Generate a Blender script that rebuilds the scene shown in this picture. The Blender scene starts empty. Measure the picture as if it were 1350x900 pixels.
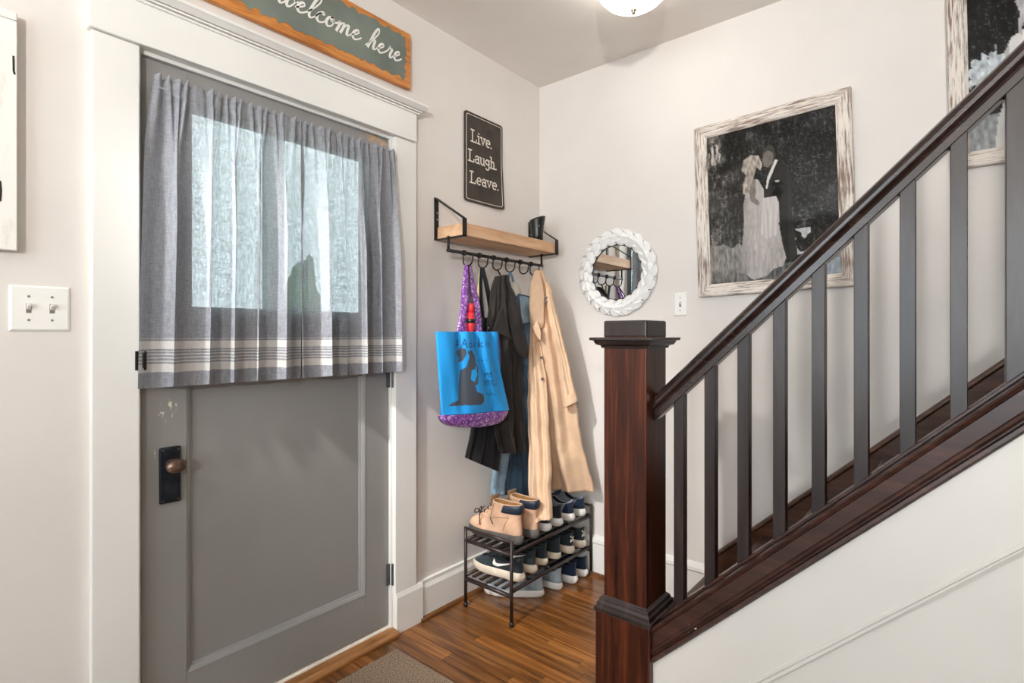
import bpy, bmesh, math, random
import numpy as np
from mathutils import Vector, Matrix, noise as mnoise
random.seed(7); np.random.seed(7)
S = bpy.context.scene
COL = S.collection
PI = math.pi

# ---------------------------------------------------------------- camera
cd = bpy.data.cameras.new('camera'); cam = bpy.data.objects.new('camera', cd); COL.objects.link(cam)
cam.location = (1.824, -2.457, 1.25)
cam.rotation_euler = (PI/2, 0, math.radians(39.52))
cd.sensor_width = 36.0; cd.lens = 711.45/1350*36.0
cd.shift_y = (450-440.9)/1350*-1.0
cd.clip_start = 0.02
S.camera = cam

# ---------------------------------------------------------------- world, exposure
w = bpy.data.worlds.new('world'); S.world = w; w.use_nodes = True
bg = w.node_tree.nodes['Background']
bg.inputs[0].default_value = (0.80, 0.92, 1.0, 1); bg.inputs[1].default_value = 5.0
S.view_settings.view_transform = 'Standard'; S.view_settings.look = 'None'
S.view_settings.exposure = 0.70; S.view_settings.gamma = 1.0; S.view_settings.use_curve_mapping = False
S.cycles.max_bounces = 10; S.cycles.diffuse_bounces = 6; S.cycles.glossy_bounces = 5
S.cycles.transparent_max_bounces = 16; S.cycles.transmission_bounces = 8
S.cycles.sample_clamp_indirect = 6.0; S.cycles.caustics_reflective = False; S.cycles.caustics_refractive = False
LAMP_HALL = 5.0; LAMP_ROOM = 26.0; SPOTFILL_W = 185.0; UPFILL_W = 320.0

# ---------------------------------------------------------------- materials
def lin(c):
    f = lambda v: v/12.92 if v <= .04045 else ((v+.055)/1.055)**2.4
    return tuple(f(v/255.0) for v in c[:3]) + (1.0,)
class NT:
    def __init__(s, name):
        s.m = bpy.data.materials.new(name); s.m.use_nodes = True
        s.t = s.m.node_tree; s.p = s.t.nodes['Principled BSDF']; s.out = s.t.nodes['Material Output']
    def n(s, kind, **kw):
        nd = s.t.nodes.new('ShaderNode'+kind)
        for k, v in kw.items():
            if k in nd.inputs: nd.inputs[k].default_value = v
            else: setattr(nd, k, v)
        return nd
    def l(s, a, b): s.t.links.new(a, b)
    def ramp(s, fac, stops):
        r = s.n('ValToRGB'); e = r.color_ramp.elements
        while len(e) < len(stops): e.new(.5)
        for i, (p, c) in enumerate(stops): e[i].position = p; e[i].color = c
        s.l(fac, r.inputs[0]); return r.outputs[0]
    def mix(s, fac, a, b):
        m = s.n('MixRGB')
        for k, v in ((0, fac), (1, a), (2, b)):
            if hasattr(v, 'is_output'): s.l(v, m.inputs[k])
            else: m.inputs[k].default_value = v
        return m.outputs[0]
    def bump(s, h, strength, dist=.002):
        b = s.n('Bump'); b.inputs['Strength'].default_value = strength; b.inputs['Distance'].default_value = dist
        s.l(h, b.inputs['Height']); s.l(b.outputs[0], s.p.inputs['Normal'])
def coords(nt, scale=(1, 1, 1), kind='Object', rnd=False):
    tc = nt.n('NewGeometry').outputs['Position'] if kind == 'Position' else nt.n('TexCoord').outputs[kind]
    mp = nt.n('Mapping'); mp.inputs['Scale'].default_value = scale; nt.l(tc, mp.inputs[0])
    if rnd:
        oi = nt.n('ObjectInfo'); mu = nt.n('Math', operation='MULTIPLY'); mu.inputs[1].default_value = 37.0
        nt.l(oi.outputs['Random'], mu.inputs[0])
        cb = nt.n('CombineXYZ')
        for i in range(3): nt.l(mu.outputs[0], cb.inputs[i])
        nt.l(cb.outputs[0], mp.inputs['Location'])
    return mp.outputs[0]
def M(name, col, rough=.5, metal=0.0, var=0.0, vscale=8, bump=0.0, bscale=60, spec=.5, coat=0.0):
    nt = NT(name); p = nt.p
    p.inputs['Base Color'].default_value = lin(col); p.inputs['Roughness'].default_value = rough
    p.inputs['Metallic'].default_value = metal; p.inputs['Specular IOR Level'].default_value = spec
    p.inputs['Coat Weight'].default_value = coat
    c = coords(nt)
    if var:
        n = nt.n('TexNoise', Scale=vscale, Detail=5.0); nt.l(c, n.inputs['Vector'])
        a = lin([max(0, v*(1-var)) for v in col]); b = lin([min(255, v*(1+var)) for v in col])
        nt.l(nt.ramp(n.outputs[0], [(.3, a), (.7, b)]), p.inputs['Base Color'])
    if bump:
        n2 = nt.n('TexNoise', Scale=bscale, Detail=4.0); nt.l(c, n2.inputs['Vector']); nt.bump(n2.outputs[0], bump)
    return nt.m
def wood(name, c1, c2, c3, scale, rough=.35, kind='Object', rnd=False, bump=.15, spec=.5, coat=0.0, knots=False):
    nt = NT(name); p = nt.p
    v = coords(nt, scale, kind, rnd)
    n = nt.n('TexNoise', Scale=1.0, Detail=8.0, Roughness=.65, Distortion=.6); nt.l(v, n.inputs['Vector'])
    colr = nt.ramp(n.outputs[0], [(.28, lin(c1)), (.5, lin(c2)), (.72, lin(c3))])
    if rnd:
        oi = nt.n('ObjectInfo')
        tint = nt.ramp(oi.outputs['Random'], [(0, (.6, .57, .55, 1)), (.5, (.95, .95, .95, 1)), (1, (1.35, 1.3, 1.2, 1))])
        m = nt.n('MixRGB', blend_type='MULTIPLY'); m.inputs[0].default_value = 1
        nt.l(colr, m.inputs[1]); nt.l(tint, m.inputs[2]); colr = m.outputs[0]
    if knots:
        k = nt.n('TexVoronoi', Scale=.55); nt.l(v, k.inputs['Vector'])
        colr = nt.mix(nt.ramp(k.outputs['Distance'], [(.0, (1, 1, 1, 1)), (.10, (0, 0, 0, 1))]), colr, lin([x*.45 for x in c1]))
    nt.l(colr, p.inputs['Base Color'])
    p.inputs['Roughness'].default_value = rough; p.inputs['Specular IOR Level'].default_value = spec
    p.inputs['Coat Weight'].default_value = coat; p.inputs['Coat Roughness'].default_value = .15
    if bump: nt.bump(n.outputs[0], bump, .001)
    return nt.m
def distressed(name, c1, c2, scale, lo=.5, hi=.6, rough=.7, bump=.3):
    nt = NT(name); v = coords(nt, scale)
    n = nt.n('TexNoise', Scale=1.0, Detail=9.0, Roughness=.7); nt.l(v, n.inputs['Vector'])
    n2 = nt.n('TexNoise', Scale=6.0, Detail=3.0); nt.l(coords(nt), n2.inputs['Vector'])
    ad = nt.n('Math', operation='MULTIPLY_ADD'); ad.inputs[1].default_value = .35; nt.l(n2.outputs[0], ad.inputs[0]); nt.l(n.outputs[0], ad.inputs[2])
    f = nt.ramp(ad.outputs[0], [(lo+.17, (0, 0, 0, 1)), (hi+.17, (1, 1, 1, 1))])
    nt.l(nt.mix(f, lin(c1), lin(c2)), nt.p.inputs['Base Color']); nt.p.inputs['Roughness'].default_value = rough
    nt.bump(n.outputs[0], bump, .001); return nt.m
def vcol(name, rough=.6, bump=0.0, bscale=300, spec=.3, trans=0.0):
    nt = NT(name); a = nt.n('Attribute', attribute_name='Col'); nt.l(a.outputs['Color'], nt.p.inputs['Base Color'])
    nt.p.inputs['Roughness'].default_value = rough; nt.p.inputs['Specular IOR Level'].default_value = spec
    if bump:
        n = nt.n('TexNoise', Scale=bscale, Detail=3.0); nt.l(coords(nt), n.inputs['Vector']); nt.bump(n.outputs[0], bump)
    return nt.m
def fabric(name, col, var=.12, rough=.9, bump=.25, sc=350, sheen=.2):
    nt = NT(name); p = nt.p; c = coords(nt)
    n = nt.n('TexNoise', Scale=9.0, Detail=6.0); nt.l(c, n.inputs['Vector'])
    a = lin([v*(1-var) for v in col]); b = lin([min(255, v*(1+var)) for v in col])
    nt.l(nt.ramp(n.outputs[0], [(.3, a), (.7, b)]), p.inputs['Base Color'])
    p.inputs['Roughness'].default_value = rough; p.inputs['Sheen Weight'].default_value = sheen; p.inputs['Specular IOR Level'].default_value = .2
    n2 = nt.n('TexNoise', Scale=sc, Detail=2.0); nt.l(c, n2.inputs['Vector']); nt.bump(n2.outputs[0], bump, .001)
    return nt.m
def glass(name, tint=(1, 1, 1, 1), rough=.02, f0=.06):
    nt = NT(name); tr = nt.n('BsdfTransparent'); tr.inputs[0].default_value = tint
    gl = nt.n('BsdfGlossy'); gl.inputs['Roughness'].default_value = rough
    lw = nt.n('LayerWeight'); lw.inputs['Blend'].default_value = .25
    mp = nt.n('MapRange'); mp.inputs['To Min'].default_value = f0; mp.inputs['To Max'].default_value = .9
    nt.l(lw.outputs['Fresnel'], mp.inputs['Value'])
    mx = nt.n('MixShader'); nt.l(mp.outputs[0], mx.inputs[0]); nt.l(tr.outputs[0], mx.inputs[1]); nt.l(gl.outputs[0], mx.inputs[2])
    nt.l(mx.outputs[0], nt.out.inputs['Surface']); return nt.m
def emit(name, col, strength):
    nt = NT(name); e = nt.n('Emission'); e.inputs[0].default_value = lin(col); e.inputs[1].default_value = strength
    nt.l(e.outputs[0], nt.out.inputs['Surface']); return nt.m

def wall_paint():
    nt = NT('warm_white_wall_paint'); c = coords(nt, kind='Position')
    n = nt.n('TexNoise', Scale=1.6, Detail=6.0, Roughness=.6); nt.l(c, n.inputs['Vector'])
    nt.l(nt.ramp(n.outputs[0], [(.35, lin((220, 214, 209))), (.65, lin((226, 221, 216)))]), nt.p.inputs['Base Color'])
    nt.p.inputs['Roughness'].default_value = .55; nt.p.inputs['Specular IOR Level'].default_value = .3
    sm = nt.n('TexNoise', Scale=7.0, Detail=7.0, Roughness=.75); nt.l(c, sm.inputs['Vector'])
    base = nt.p.inputs['Base Color'].links[0].from_socket
    nt.l(nt.mix(nt.ramp(sm.outputs[0], [(.64, (0, 0, 0, 1)), (.78, (.22, .22, .22, 1))]), base, lin((150, 144, 138))), nt.p.inputs['Base Color'])
    n2 = nt.n('TexNoise', Scale=90.0, Detail=3.0); nt.l(c, n2.inputs['Vector']); nt.bump(n2.outputs[0], .06, .002); return nt.m
def door_paint():
    nt = NT('grey_door_paint'); c = coords(nt, kind='Object')
    n = nt.n('TexNoise', Scale=2.2, Detail=6.0); nt.l(c, n.inputs['Vector'])
    base = nt.ramp(n.outputs[0], [(.3, lin((136, 134, 132))), (.7, lin((146, 144, 142)))])
    sep = nt.n('SeparateXYZ'); nt.l(nt.n('TexCoord').outputs['Object'], sep.inputs[0])
    def spot(y, z, ry, rz):
        cb = nt.n('CombineXYZ'); 
        my = nt.n('MapRange'); my.clamp = False; my.inputs['From Min'].default_value = y; my.inputs['From Max'].default_value = y+ry; nt.l(sep.outputs[1], my.inputs[0])
        mz = nt.n('MapRange'); mz.clamp = False; mz.inputs['From Min'].default_value = z; mz.inputs['From Max'].default_value = z+rz; nt.l(sep.outputs[2], mz.inputs[0])
        nt.l(my.outputs[0], cb.inputs[0]); nt.l(mz.outputs[0], cb.inputs[1])
        ln = nt.n('VectorMath', operation='LENGTH'); nt.l(cb.outputs[0], ln.inputs[0])
        mr = nt.n('MapRange'); mr.inputs['From Min'].default_value = .2; mr.inputs['From Max'].default_value = 1.0; mr.inputs['To Min'].default_value = 1; mr.inputs['To Max'].default_value = 0
        nt.l(ln.outputs['Value'], mr.inputs[0]); return mr.outputs[0]
    # worn, scratched paint beside the lock
    nz = nt.n('TexNoise', Scale=1.0, Detail=5.0, Roughness=.75); nt.l(coords(nt, (60, 90, 38)), nz.inputs['Vector'])
    s1 = spot(-.372, 1.035, .055, .10); s2 = spot(-.405, .86, .03, .25)
    mx = nt.n('Math', operation='MAXIMUM'); nt.l(s1, mx.inputs[0])
    m2 = nt.n('Math', operation='MULTIPLY'); m2.inputs[1].default_value = .55; nt.l(s2, m2.inputs[0]); nt.l(m2.outputs[0], mx.inputs[1])
    ad = nt.n('Math', operation='MULTIPLY_ADD'); ad.inputs[1].default_value = .23; nt.l(mx.outputs[0], ad.inputs[0]); nt.l(nz.outputs[0], ad.inputs[2])
    f = nt.ramp(ad.outputs[0], [(.775, (0, 0, 0, 1)), (.80, (1, 1, 1, 1))])
    base = nt.mix(f, base, lin((226, 214, 200)))
    # bare wood rubbed through at the top right corner
    s3 = spot(.39, 2.045, .16, .05)
    nz2 = nt.n('TexNoise', Scale=1.0, Detail=5.0, Roughness=.7); nt.l(coords(nt, (30, 26, 60)), nz2.inputs['Vector'])
    ad2 = nt.n('Math', operation='MULTIPLY_ADD'); ad2.inputs[1].default_value = .4; nt.l(s3, ad2.inputs[0]); nt.l(nz2.outputs[0], ad2.inputs[2])
    f2 = nt.ramp(ad2.outputs[0], [(.80, (0, 0, 0, 1)), (.98, (.85, .85, .85, 1))])
    base = nt.mix(f2, base, lin((205, 160, 115)))
    nt.l(base, nt.p.inputs['Base Color']); nt.p.inputs['Roughness'].default_value = .45
    n3 = nt.n('TexNoise', Scale=1.0, Detail=4.0); nt.l(coords(nt, (30, 120, 12)), n3.inputs['Vector']); nt.bump(n3.outputs[0], .08, .001)
    return nt.m
def curtain_cloth():
    nt = NT('grey_striped_curtain_linen')
    sep = nt.n('SeparateXYZ'); nt.l(nt.n('TexCoord').outputs['Object'], sep.inputs[0]); z = sep.outputs[2]
    n = nt.n('TexNoise', Scale=1.0, Detail=4.0, Roughness=.7); nt.l(coords(nt, (40, 260, 40)), n.inputs['Vector'])
    nh = nt.n('TexNoise', Scale=1.0, Detail=4.0, Roughness=.7); nt.l(coords(nt, (40, 50, 420)), nh.inputs['Vector'])
    weave = nt.mix(.5, n.outputs['Color'], nh.outputs['Color'])
    base = nt.ramp(weave, [(.35, lin((118, 120, 128))), (.65, lin((166, 168, 174)))])
    # woven stripes, z above the floor
    mr = nt.n('MapRange'); mr.inputs['From Min'].default_value = 1.10; mr.inputs['From Max'].default_value = 1.26; nt.l(z, mr.inputs[0])
    W, K = (1, 1, 1, 1), (0, 0, 0, 1)
    st = nt.n('ValToRGB'); cr = st.color_ramp; cr.interpolation = 'CONSTANT'
    segs = [(0, 0), (1.140, 1), (1.164, 0), (1.170, 1), (1.1735, 0), (1.180, 1), (1.1835, 0), (1.190, 1), (1.1935, 0), (1.200, 1), (1.2025, 0), (1.207, 1), (1.231, 0)]
    e = cr.elements
    while len(e) < len(segs)+2: e.new(.5)
    allseg = segs + [(1.236, .6), (1.239, 0)]
    for i, (zz, v) in enumerate(allseg):
        e[i].position = 0 if i == 0 else (zz-1.10)/.16; e[i].color = (v, v, v, 1)
    nt.l(mr.outputs[0], st.inputs[0])
    base = nt.mix(st.outputs[0], base, lin((206, 203, 200)))
    d = nt.n('BsdfDiffuse'); t = nt.n('BsdfTranslucent'); tr = nt.n('BsdfTransparent')
    nt.l(base, d.inputs[0])
    tc = nt.mix(.6, base, (.95, 1, 1, 1)); nt.l(tc, t.inputs[0])
    m1 = nt.n('MixShader'); m1.inputs[0].default_value = .10; nt.l(d.outputs[0], m1.inputs[1]); nt.l(t.outputs[0], m1.inputs[2])
    holes = nt.ramp(weave, [(.32, (.20, .20, .20, 1)), (.45, (.105, .105, .105, 1)), (.53, (.05, .05, .05, 1)), (.60, (.015, .015, .015, 1))])
    m2 = nt.n('MixShader'); nt.l(holes, m2.inputs[0]); nt.l(m1.outputs[0], m2.inputs[1]); nt.l(tr.outputs[0], m2.inputs[2])
    b = nt.n('Bump'); b.inputs['Strength'].default_value = .25; b.inputs['Distance'].default_value = .001
    nt.l(weave, b.inputs['Height']); nt.l(b.outputs[0], d.inputs['Normal'])
    nt.l(m2.outputs[0], nt.out.inputs['Surface']); return nt.m

m_wall = wall_paint()
m_ceil = M('ceiling_paint', (234, 229, 223), .7, var=.02, vscale=2, bump=.08, bscale=40, spec=.2)
m_trim = M('white_trim_paint', (232, 231, 227), .35, var=.012, vscale=3, bump=.05, bscale=25)
m_panel = M('white_stair_panel_paint', (218, 216, 211), .4, var=.015, vscale=2.5, bump=.05, bscale=20)
m_door = door_paint()
m_curtain = curtain_cloth()
m_floor = wood('oak_floor_varnish', (62, 34, 13), (128, 80, 38), (176, 122, 64), (2.6, 46, 46), .28, 'Position', True, .1, .5, .25)
m_under = M('dark_floor_joint', (40, 24, 12), .7)
m_floor2 = wood('oak_floor_slab', (52, 30, 12), (96, 60, 28), (132, 88, 44), (2.2, 34, 34), .28, 'Position', False, .1, .5, .25)
m_shoe_mould = wood('brown_quarter_round', (60, 34, 16), (100, 62, 32), (140, 96, 54), (40, 4, 40), .4)
m_sill = wood('threshold_oak', (110, 70, 34), (160, 110, 62), (190, 140, 90), (60, 5, 60), .45)
m_sillpaint = M('worn_white_sill', (226, 214, 200), .5, var=.06, vscale=20)
m_newel = wood('dark_red_brown_newel', (20, 8, 5), (58, 26, 16), (104, 52, 28), (40, 40, 2.2), .3, coat=.0, bump=.05, spec=.35)
m_dark = wood('dark_brown_stair_wood', (24, 16, 14), (40, 29, 26), (60, 47, 44), (20, 20, 2.5), .36, coat=.06, bump=.06)
m_rail = wood('dark_brown_rail', (26, 17, 14), (42, 29, 26), (58, 42, 38), (4, 30, 30), .26, coat=.22, bump=.05)
m_string = wood('brown_stringer', (34, 20, 16), (58, 35, 29), (84, 54, 45), (4, 30, 30), .34, coat=.08, bump=.06)
m_skirt = wood('brown_skirt', (44, 24, 14), (80, 48, 30), (112, 72, 48), (4, 30, 30), .35, coat=.1)
m_tread = wood('stair_tread_wood', (40, 24, 14), (74, 46, 28), (104, 68, 42), (24, 3, 24), .35)
m_pine = wood('pine_shelf', (184, 138, 102), (214, 172, 134), (230, 194, 160), (14, 2.4, 26), .6, coat=.0)
m_sign = wood('orange_stained_board', (140, 80, 30), (196, 124, 58), (222, 154, 84), (30, 4, 40), .5, knots=True)
m_green = M('grey_green_paint', (112, 120, 112), .7, var=.10, vscale=5, bump=.15, bscale=80)
m_white_letter = M('white_lettering', (236, 234, 228), .6)
m_tin = M('brown_black_tin', (58, 50, 44), .55, var=.22, vscale=14, spec=.4)
m_cream_letter = M('cream_lettering', (226, 218, 206), .6)
m_iron = M('black_iron', (34, 32, 32), .45, .4, bump=.1, bscale=200)
m_rack = M('dark_bronze_tube', (52, 42, 40), .38, .3, var=.15, vscale=40)
m_black_plastic = M('black_plastic', (24, 24, 25), .35)
m_chrome = M('steel_screw', (190, 190, 190), .25, 1.0)
m_bronze = M('aged_bronze_knob', (112, 92, 80), .36, .8, var=.25, vscale=40)
m_plate = M('dark_oiled_bronze', (42, 46, 54), .4, .75, var=.25, vscale=30)
m_hinge = M('grey_hinge', (96, 100, 104), .4, .7, var=.15, vscale=60)
m_latch = M('blackened_latch', (30, 24, 18), .5, .5)
m_gap = M('gap_shade_black', (14, 14, 14), .8)  # black that stands in for shade in the door gap; also the keyhole
m_switch = M('white_plastic', (240, 239, 235), .3)
m_toggle = M('toggle_white', (228, 226, 220), .3)
m_slot = M('switch_slot', (120, 116, 112), .5)
m_leaf = distressed('chipped_white_leaf', (236, 236, 234), (60, 54, 52), (60, 60, 60), .635, .66, .5, .12)
m_mirror = M('mirror_silver', (232, 236, 236), .015, 1.0)
m_mdf = M('dark_mirror_backing', (70, 66, 62), .7)
m_frame_h = distressed('weathered_white_rail', (226, 217, 207), (132, 112, 100), (9, 40, 150), .47, .6)
m_frame_v = distressed('weathered_white_stile', (226, 217, 207), (132, 112, 100), (150, 40, 9), .47, .6)
m_frame_edge = M('frame_edge_wood', (200, 172, 140), .6, var=.1, vscale=30)
m_print = vcol('photo_paper', .6, spec=.06)
m_picglass = glass('picture_glass', f0=.0)
m_winglass = glass('door_glass', (.93, .97, .95, 1), f0=.05)
m_art = distressed('whitewashed_board', (236, 234, 228), (214, 204, 192), (14, 14, 4), .5, .7, .6, .1)
m_ink = M('black_brush_paint', (26, 26, 28), .6)
m_mat = M('speckled_doormat', (124, 108, 92), .95, var=.45, vscale=220, bump=.9, bscale=260, spec=.1)
m_lamp_hall = emit('lit_lamp_glass', (255, 250, 242), LAMP_HALL)
m_lamp_room = emit('added_lamp_glass_room', (255, 251, 244), LAMP_ROOM)
m_brass = M('brushed_nickel', (150, 140, 126), .35, .8)
m_bag = vcol('blue_tote_cloth', .7, .15, 400)
m_bag_in = fabric('blue_tote_back', (24, 110, 200))
def glitter(name, a, b):
    nt = NT(name); v = nt.n('TexVoronoi', Scale=160.0); nt.l(coords(nt), v.inputs['Vector'])
    nt.l(nt.ramp(v.outputs['Color'], [(.2, lin(a)), (.65, lin(b)), (.92, lin((226, 200, 236)))]), nt.p.inputs['Base Color'])
    nt.p.inputs['Roughness'].default_value = .35; return nt.m
m_purple = glitter('purple_glitter_cloth', (88, 38, 120), (150, 84, 176))
m_red = M('red_nylon', (206, 36, 44), .5, var=.15, vscale=60)
m_black_cloth = fabric('black_cotton', (26, 26, 29), .2, .85)
m_black_jacket = fabric('brown_black_jacket_cloth', (42, 38, 36), .22, .7, sheen=.1)
m_navy_cloth = fabric('navy_black_cloth', (28, 31, 40), .2)
m_denim = fabric('denim', (84, 112, 136), .28, .9)
m_denim_dark = fabric('denim_dark', (54, 74, 92), .3)
m_denim_light = fabric('denim_light', (134, 158, 176), .2)
m_denim_pale = fabric('pale_denim_lining', (196, 192, 182), .12)
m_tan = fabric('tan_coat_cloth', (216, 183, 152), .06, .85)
m_tan2 = fabric('tan_coat_brownish', (196, 164, 136), .07, .85)  # browner cloth of the shoulder cape and hanging loop
m_cream = fabric('cream_garment', (220, 196, 160), .08)
m_button = M('dark_button', (60, 44, 34), .4)
m_leafgreen = M('shrub_green', (58, 88, 48), .8, var=.4, vscale=6)
m_porch = M('porch_floor_paint', (150, 150, 148), .7)
m_porchwood = M('porch_white', (170, 172, 176), .6)
m_porchdark = M('porch_grey_post', (120, 122, 126), .6)

# ---------------------------------------------------------------- mesh helpers
class MB:
    def __init__(s): s.v = []; s.f = []; s.c = []
    def add(s, vs, fs, cols=None):
        o = len(s.v); s.v += [tuple(p) for p in vs]; s.f += [tuple(i+o for i in f) for f in fs]
        if cols is not None: s.c += list(cols)
        return s
    def box(s, x0, y0, z0, x1, y1, z1):
        x0, x1 = min(x0, x1), max(x0, x1); y0, y1 = min(y0, y1), max(y0, y1); z0, z1 = min(z0, z1), max(z0, z1)
        return s.add([(x0, y0, z0), (x1, y0, z0), (x1, y1, z0), (x0, y1, z0), (x0, y0, z1), (x1, y0, z1), (x1, y1, z1), (x0, y1, z1)],
                     [(0, 3, 2, 1), (4, 5, 6, 7), (0, 1, 5, 4), (1, 2, 6, 5), (2, 3, 7, 6), (3, 0, 4, 7)])
    def loft(s, rings, cap0=True, cap1=True, closed=True):
        n = len(rings[0]); vs = [p for r in rings for p in r]; fs = []
        for i in range(len(rings)-1):
            for j in range(n if closed else n-1):
                k = (j+1) % n; fs.append((i*n+j, i*n+k, (i+1)*n+k, (i+1)*n+j))
        if cap0: fs.append(tuple(range(n-1, -1, -1)))
        if cap1: fs.append(tuple((len(rings)-1)*n+j for j in range(n)))
        return s.add(vs, fs)
    def tube(s, pts, r, n=10, caps=True):
        pts = [Vector(p) for p in pts]; rs = r if isinstance(r, (list, tuple)) else [r]*len(pts)
        rings = []; up = None
        for i, p in enumerate(pts):
            d = (pts[min(i+1, len(pts)-1)]-pts[max(i-1, 0)]).normalized()
            if up is None: up = Vector((0, 0, 1)) if abs(d.z) < .9 else Vector((1, 0, 0))
            a = d.cross(up).normalized(); b = a.cross(d).normalized(); up = b
            rings.append([tuple(p + (a*math.cos(2*PI*k/n)+b*math.sin(2*PI*k/n))*rs[i]) for k in range(n)])
        return s.loft(rings, caps, caps)
    def lathe(s, c, prof, n=32, cap0=True, cap1=True):
        rings = [[(c[0]+r*math.cos(2*PI*k/n), c[1]+r*math.sin(2*PI*k/n), c[2]+z) for k in range(n)] for r, z in prof]
        return s.loft(rings, cap0, cap1)
    def prism(s, poly, f, a, b):
        """poly: 2-D points; f(u, v, t) gives 3-D; swept from t=a to t=b"""
        return s.loft([[f(u, v, a) for u, v in poly], [f(u, v, b) for u, v in poly]])
    def build(s, name, mat, parent=None, smooth=False, bevel=0.0, sub=0, seg=2):
        me = bpy.data.meshes.new(name); o = bpy.data.objects.new(name, me); COL.objects.link(o)
        off = Vector((0, 0, 0)); r = parent
        while r is not None: off = off + r.location; r = r.parent
        if parent is None or not s.v: loc = Vector((0, 0, 0))
        else: loc = Vector((0, 0, 0))
        me.from_pydata([tuple(Vector(p)-off) for p in s.v], [], s.f)
        bm = bmesh.new(); bm.from_mesh(me); bmesh.ops.recalc_face_normals(bm, faces=bm.faces); bm.to_mesh(me); bm.free()
        if s.c:
            at = me.color_attributes.new('Col', 'FLOAT_COLOR', 'POINT')
            at.data.foreach_set('color', np.array([(*c[:3], 1.0) for c in s.c], dtype=np.float32).ravel())
        if mat: me.materials.append(mat)
        if smooth: me.polygons.foreach_set('use_smooth', [True]*len(me.polygons))
        if parent: o.parent = parent
        if bevel:
            b = o.modifiers.new('bevel', 'BEVEL'); b.width = bevel; b.segments = seg; b.limit_method = 'ANGLE'; b.angle_limit = math.radians(40)
        if sub:
            b = o.modifiers.new('sub', 'SUBSURF'); b.levels = sub; b.render_levels = sub
        return o
def Box(*a): return MB().box(*a)
def tag(o, label, cat=None, group=None, kind=None):
    if label: o['label'] = label
    if cat: o['category'] = cat
    if group: o['group'] = group
    if kind: o['kind'] = kind
    return o
def thing(name, label, cat, loc=(0, 0, 0), group=None, kind=None, rot=(0, 0, 0)):
    o = bpy.data.objects.new(name, None); COL.objects.link(o); o.location = loc; o.rotation_euler = rot
    o.empty_display_size = .05
    return tag(o, label, cat, group, kind)
def struct(name, label=None, cat=None, loc=(0, 0, 0)): return thing(name, label, cat, loc, None, 'structure')
def catmull(pts, per=8):
    P = [Vector(p) for p in pts]; out = []
    for i in range(len(P)-1):
        a, b, c, d = P[max(i-1, 0)], P[i], P[i+1], P[min(i+2, len(P)-1)]
        for k in range(per):
            t = k/per
            out.append(.5*((2*b)+(c-a)*t+(2*a-5*b+4*c-d)*t*t+(3*b-a-3*c+d)*t**3))
    out.append(P[-1]); return out
def strokes(mb, lines, f, width, thick=.0012, slantw=0.0):
    """lines of 2-D points to raised flat strokes; f(u, v, h) -> 3-D"""
    for k, ln in enumerate(lines):
        P = [Vector(p[:2]) for p in ln]
        if len(P) == 1:
            c = P[0]; pol = [(c.x+width*.7*math.cos(a), c.y+width*.7*math.sin(a)) for a in [2*PI*i/10 for i in range(10)]]
            mb.prism(pol, f, 0, thick); continue
        Lf, Rt = [], []; eps = thick*.03*k
        for i, p in enumerate(P):
            d = (P[min(i+1, len(P)-1)]-P[max(i-1, 0)])
            d = d.normalized() if d.length > 1e-9 else Vector((1, 0))
            n = Vector((-d.y, d.x)); ww = width*.5*(1+slantw*(-d.y))
            if slantw: ww = width*.5*max(.45, 1+slantw*abs(d.y)*(1 if d.y < 0 else -.5))
            Lf.append(p+n*ww); Rt.append(p-n*ww)
        d0 = (P[1]-P[0]).normalized()*width*.35; d1 = (P[-1]-P[-2]).normalized()*width*.35
        Lf[0] -= d0; Rt[0] -= d0; Lf[-1] += d1; Rt[-1] += d1
        rings = [[f(a.x, a.y, 0), f(b.x, b.y, 0), f(b.x, b.y, thick+eps), f(a.x, a.y, thick+eps)] for a, b in zip(Lf, Rt)]
        mb.loft(rings)
    return mb
def sheet(rows, nu=24, nv=28, bulge=.01, folds=None, thick=.006, colf=None, face=(1, -1, 0), crease=0.0):
    """closed cloth between left and right edge points of successive rows"""
    LL = catmull([r[0] for r in rows], max(1, nv//(len(rows)-1))); RR = catmull([r[1] for r in rows], max(1, nv//(len(rows)-1)))
    mb = MB(); rings = []; N = len(LL); fr = []; cols = []
    for i in range(N):
        v = i/(N-1); a, b = LL[i], RR[i]; ch = b-a; n = Vector((ch.y, -ch.x, 0))
        n = n.normalized() if n.length > 1e-9 else Vector(face).normalized()
        if n.dot(Vector(face)) < 0: n = -n
        ring = []
        if crease:
            chn = ch.normalized(); a = a+chn*crease*1.1*mnoise.noise(a*11+Vector((9, 0, 0))); b = b+chn*crease*1.1*mnoise.noise(b*11); ch = b-a
        for j in range(nu+1):
            u = j/nu; e = math.sqrt(max(0, 1-(2*u-1)**2))
            d = bulge*e + (folds(u, v)*min(1, e*1.6) if folds else 0)
            if crease:
                q = a+ch*u; k = abs(mnoise.noise(Vector((q.x*9+q.y*9, q.z*7, 3))))
                d += min(1, e*1.8)*crease*(1.1*mnoise.noise(Vector(((q.x-q.y)*16+q.z*5, q.z*7, 1)))+.9*(.35-k)+.35*mnoise.noise(q*42))
            ring.append(tuple(a+ch*u+n*d)); cols.append(colf(u, v) if colf else None)
        for j in range(nu, -1, -1):
            u = j/nu; ring.append(tuple(a+ch*u-n*thick)); cols.append(colf(u, v) if colf else None)
        rings.append(ring)
    mb.loft(rings)
    if colf: mb.c = cols
    return mb
def inpoly(x, y, poly):
    c = False; j = len(poly)-1
    for i in range(len(poly)):
        xi, yi = poly[i]; xj, yj = poly[j]
        if (yi > y) != (yj > y) and x < (xj-xi)*(y-yi)/(yj-yi+1e-12)+xi: c = not c
        j = i
    return c
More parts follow.
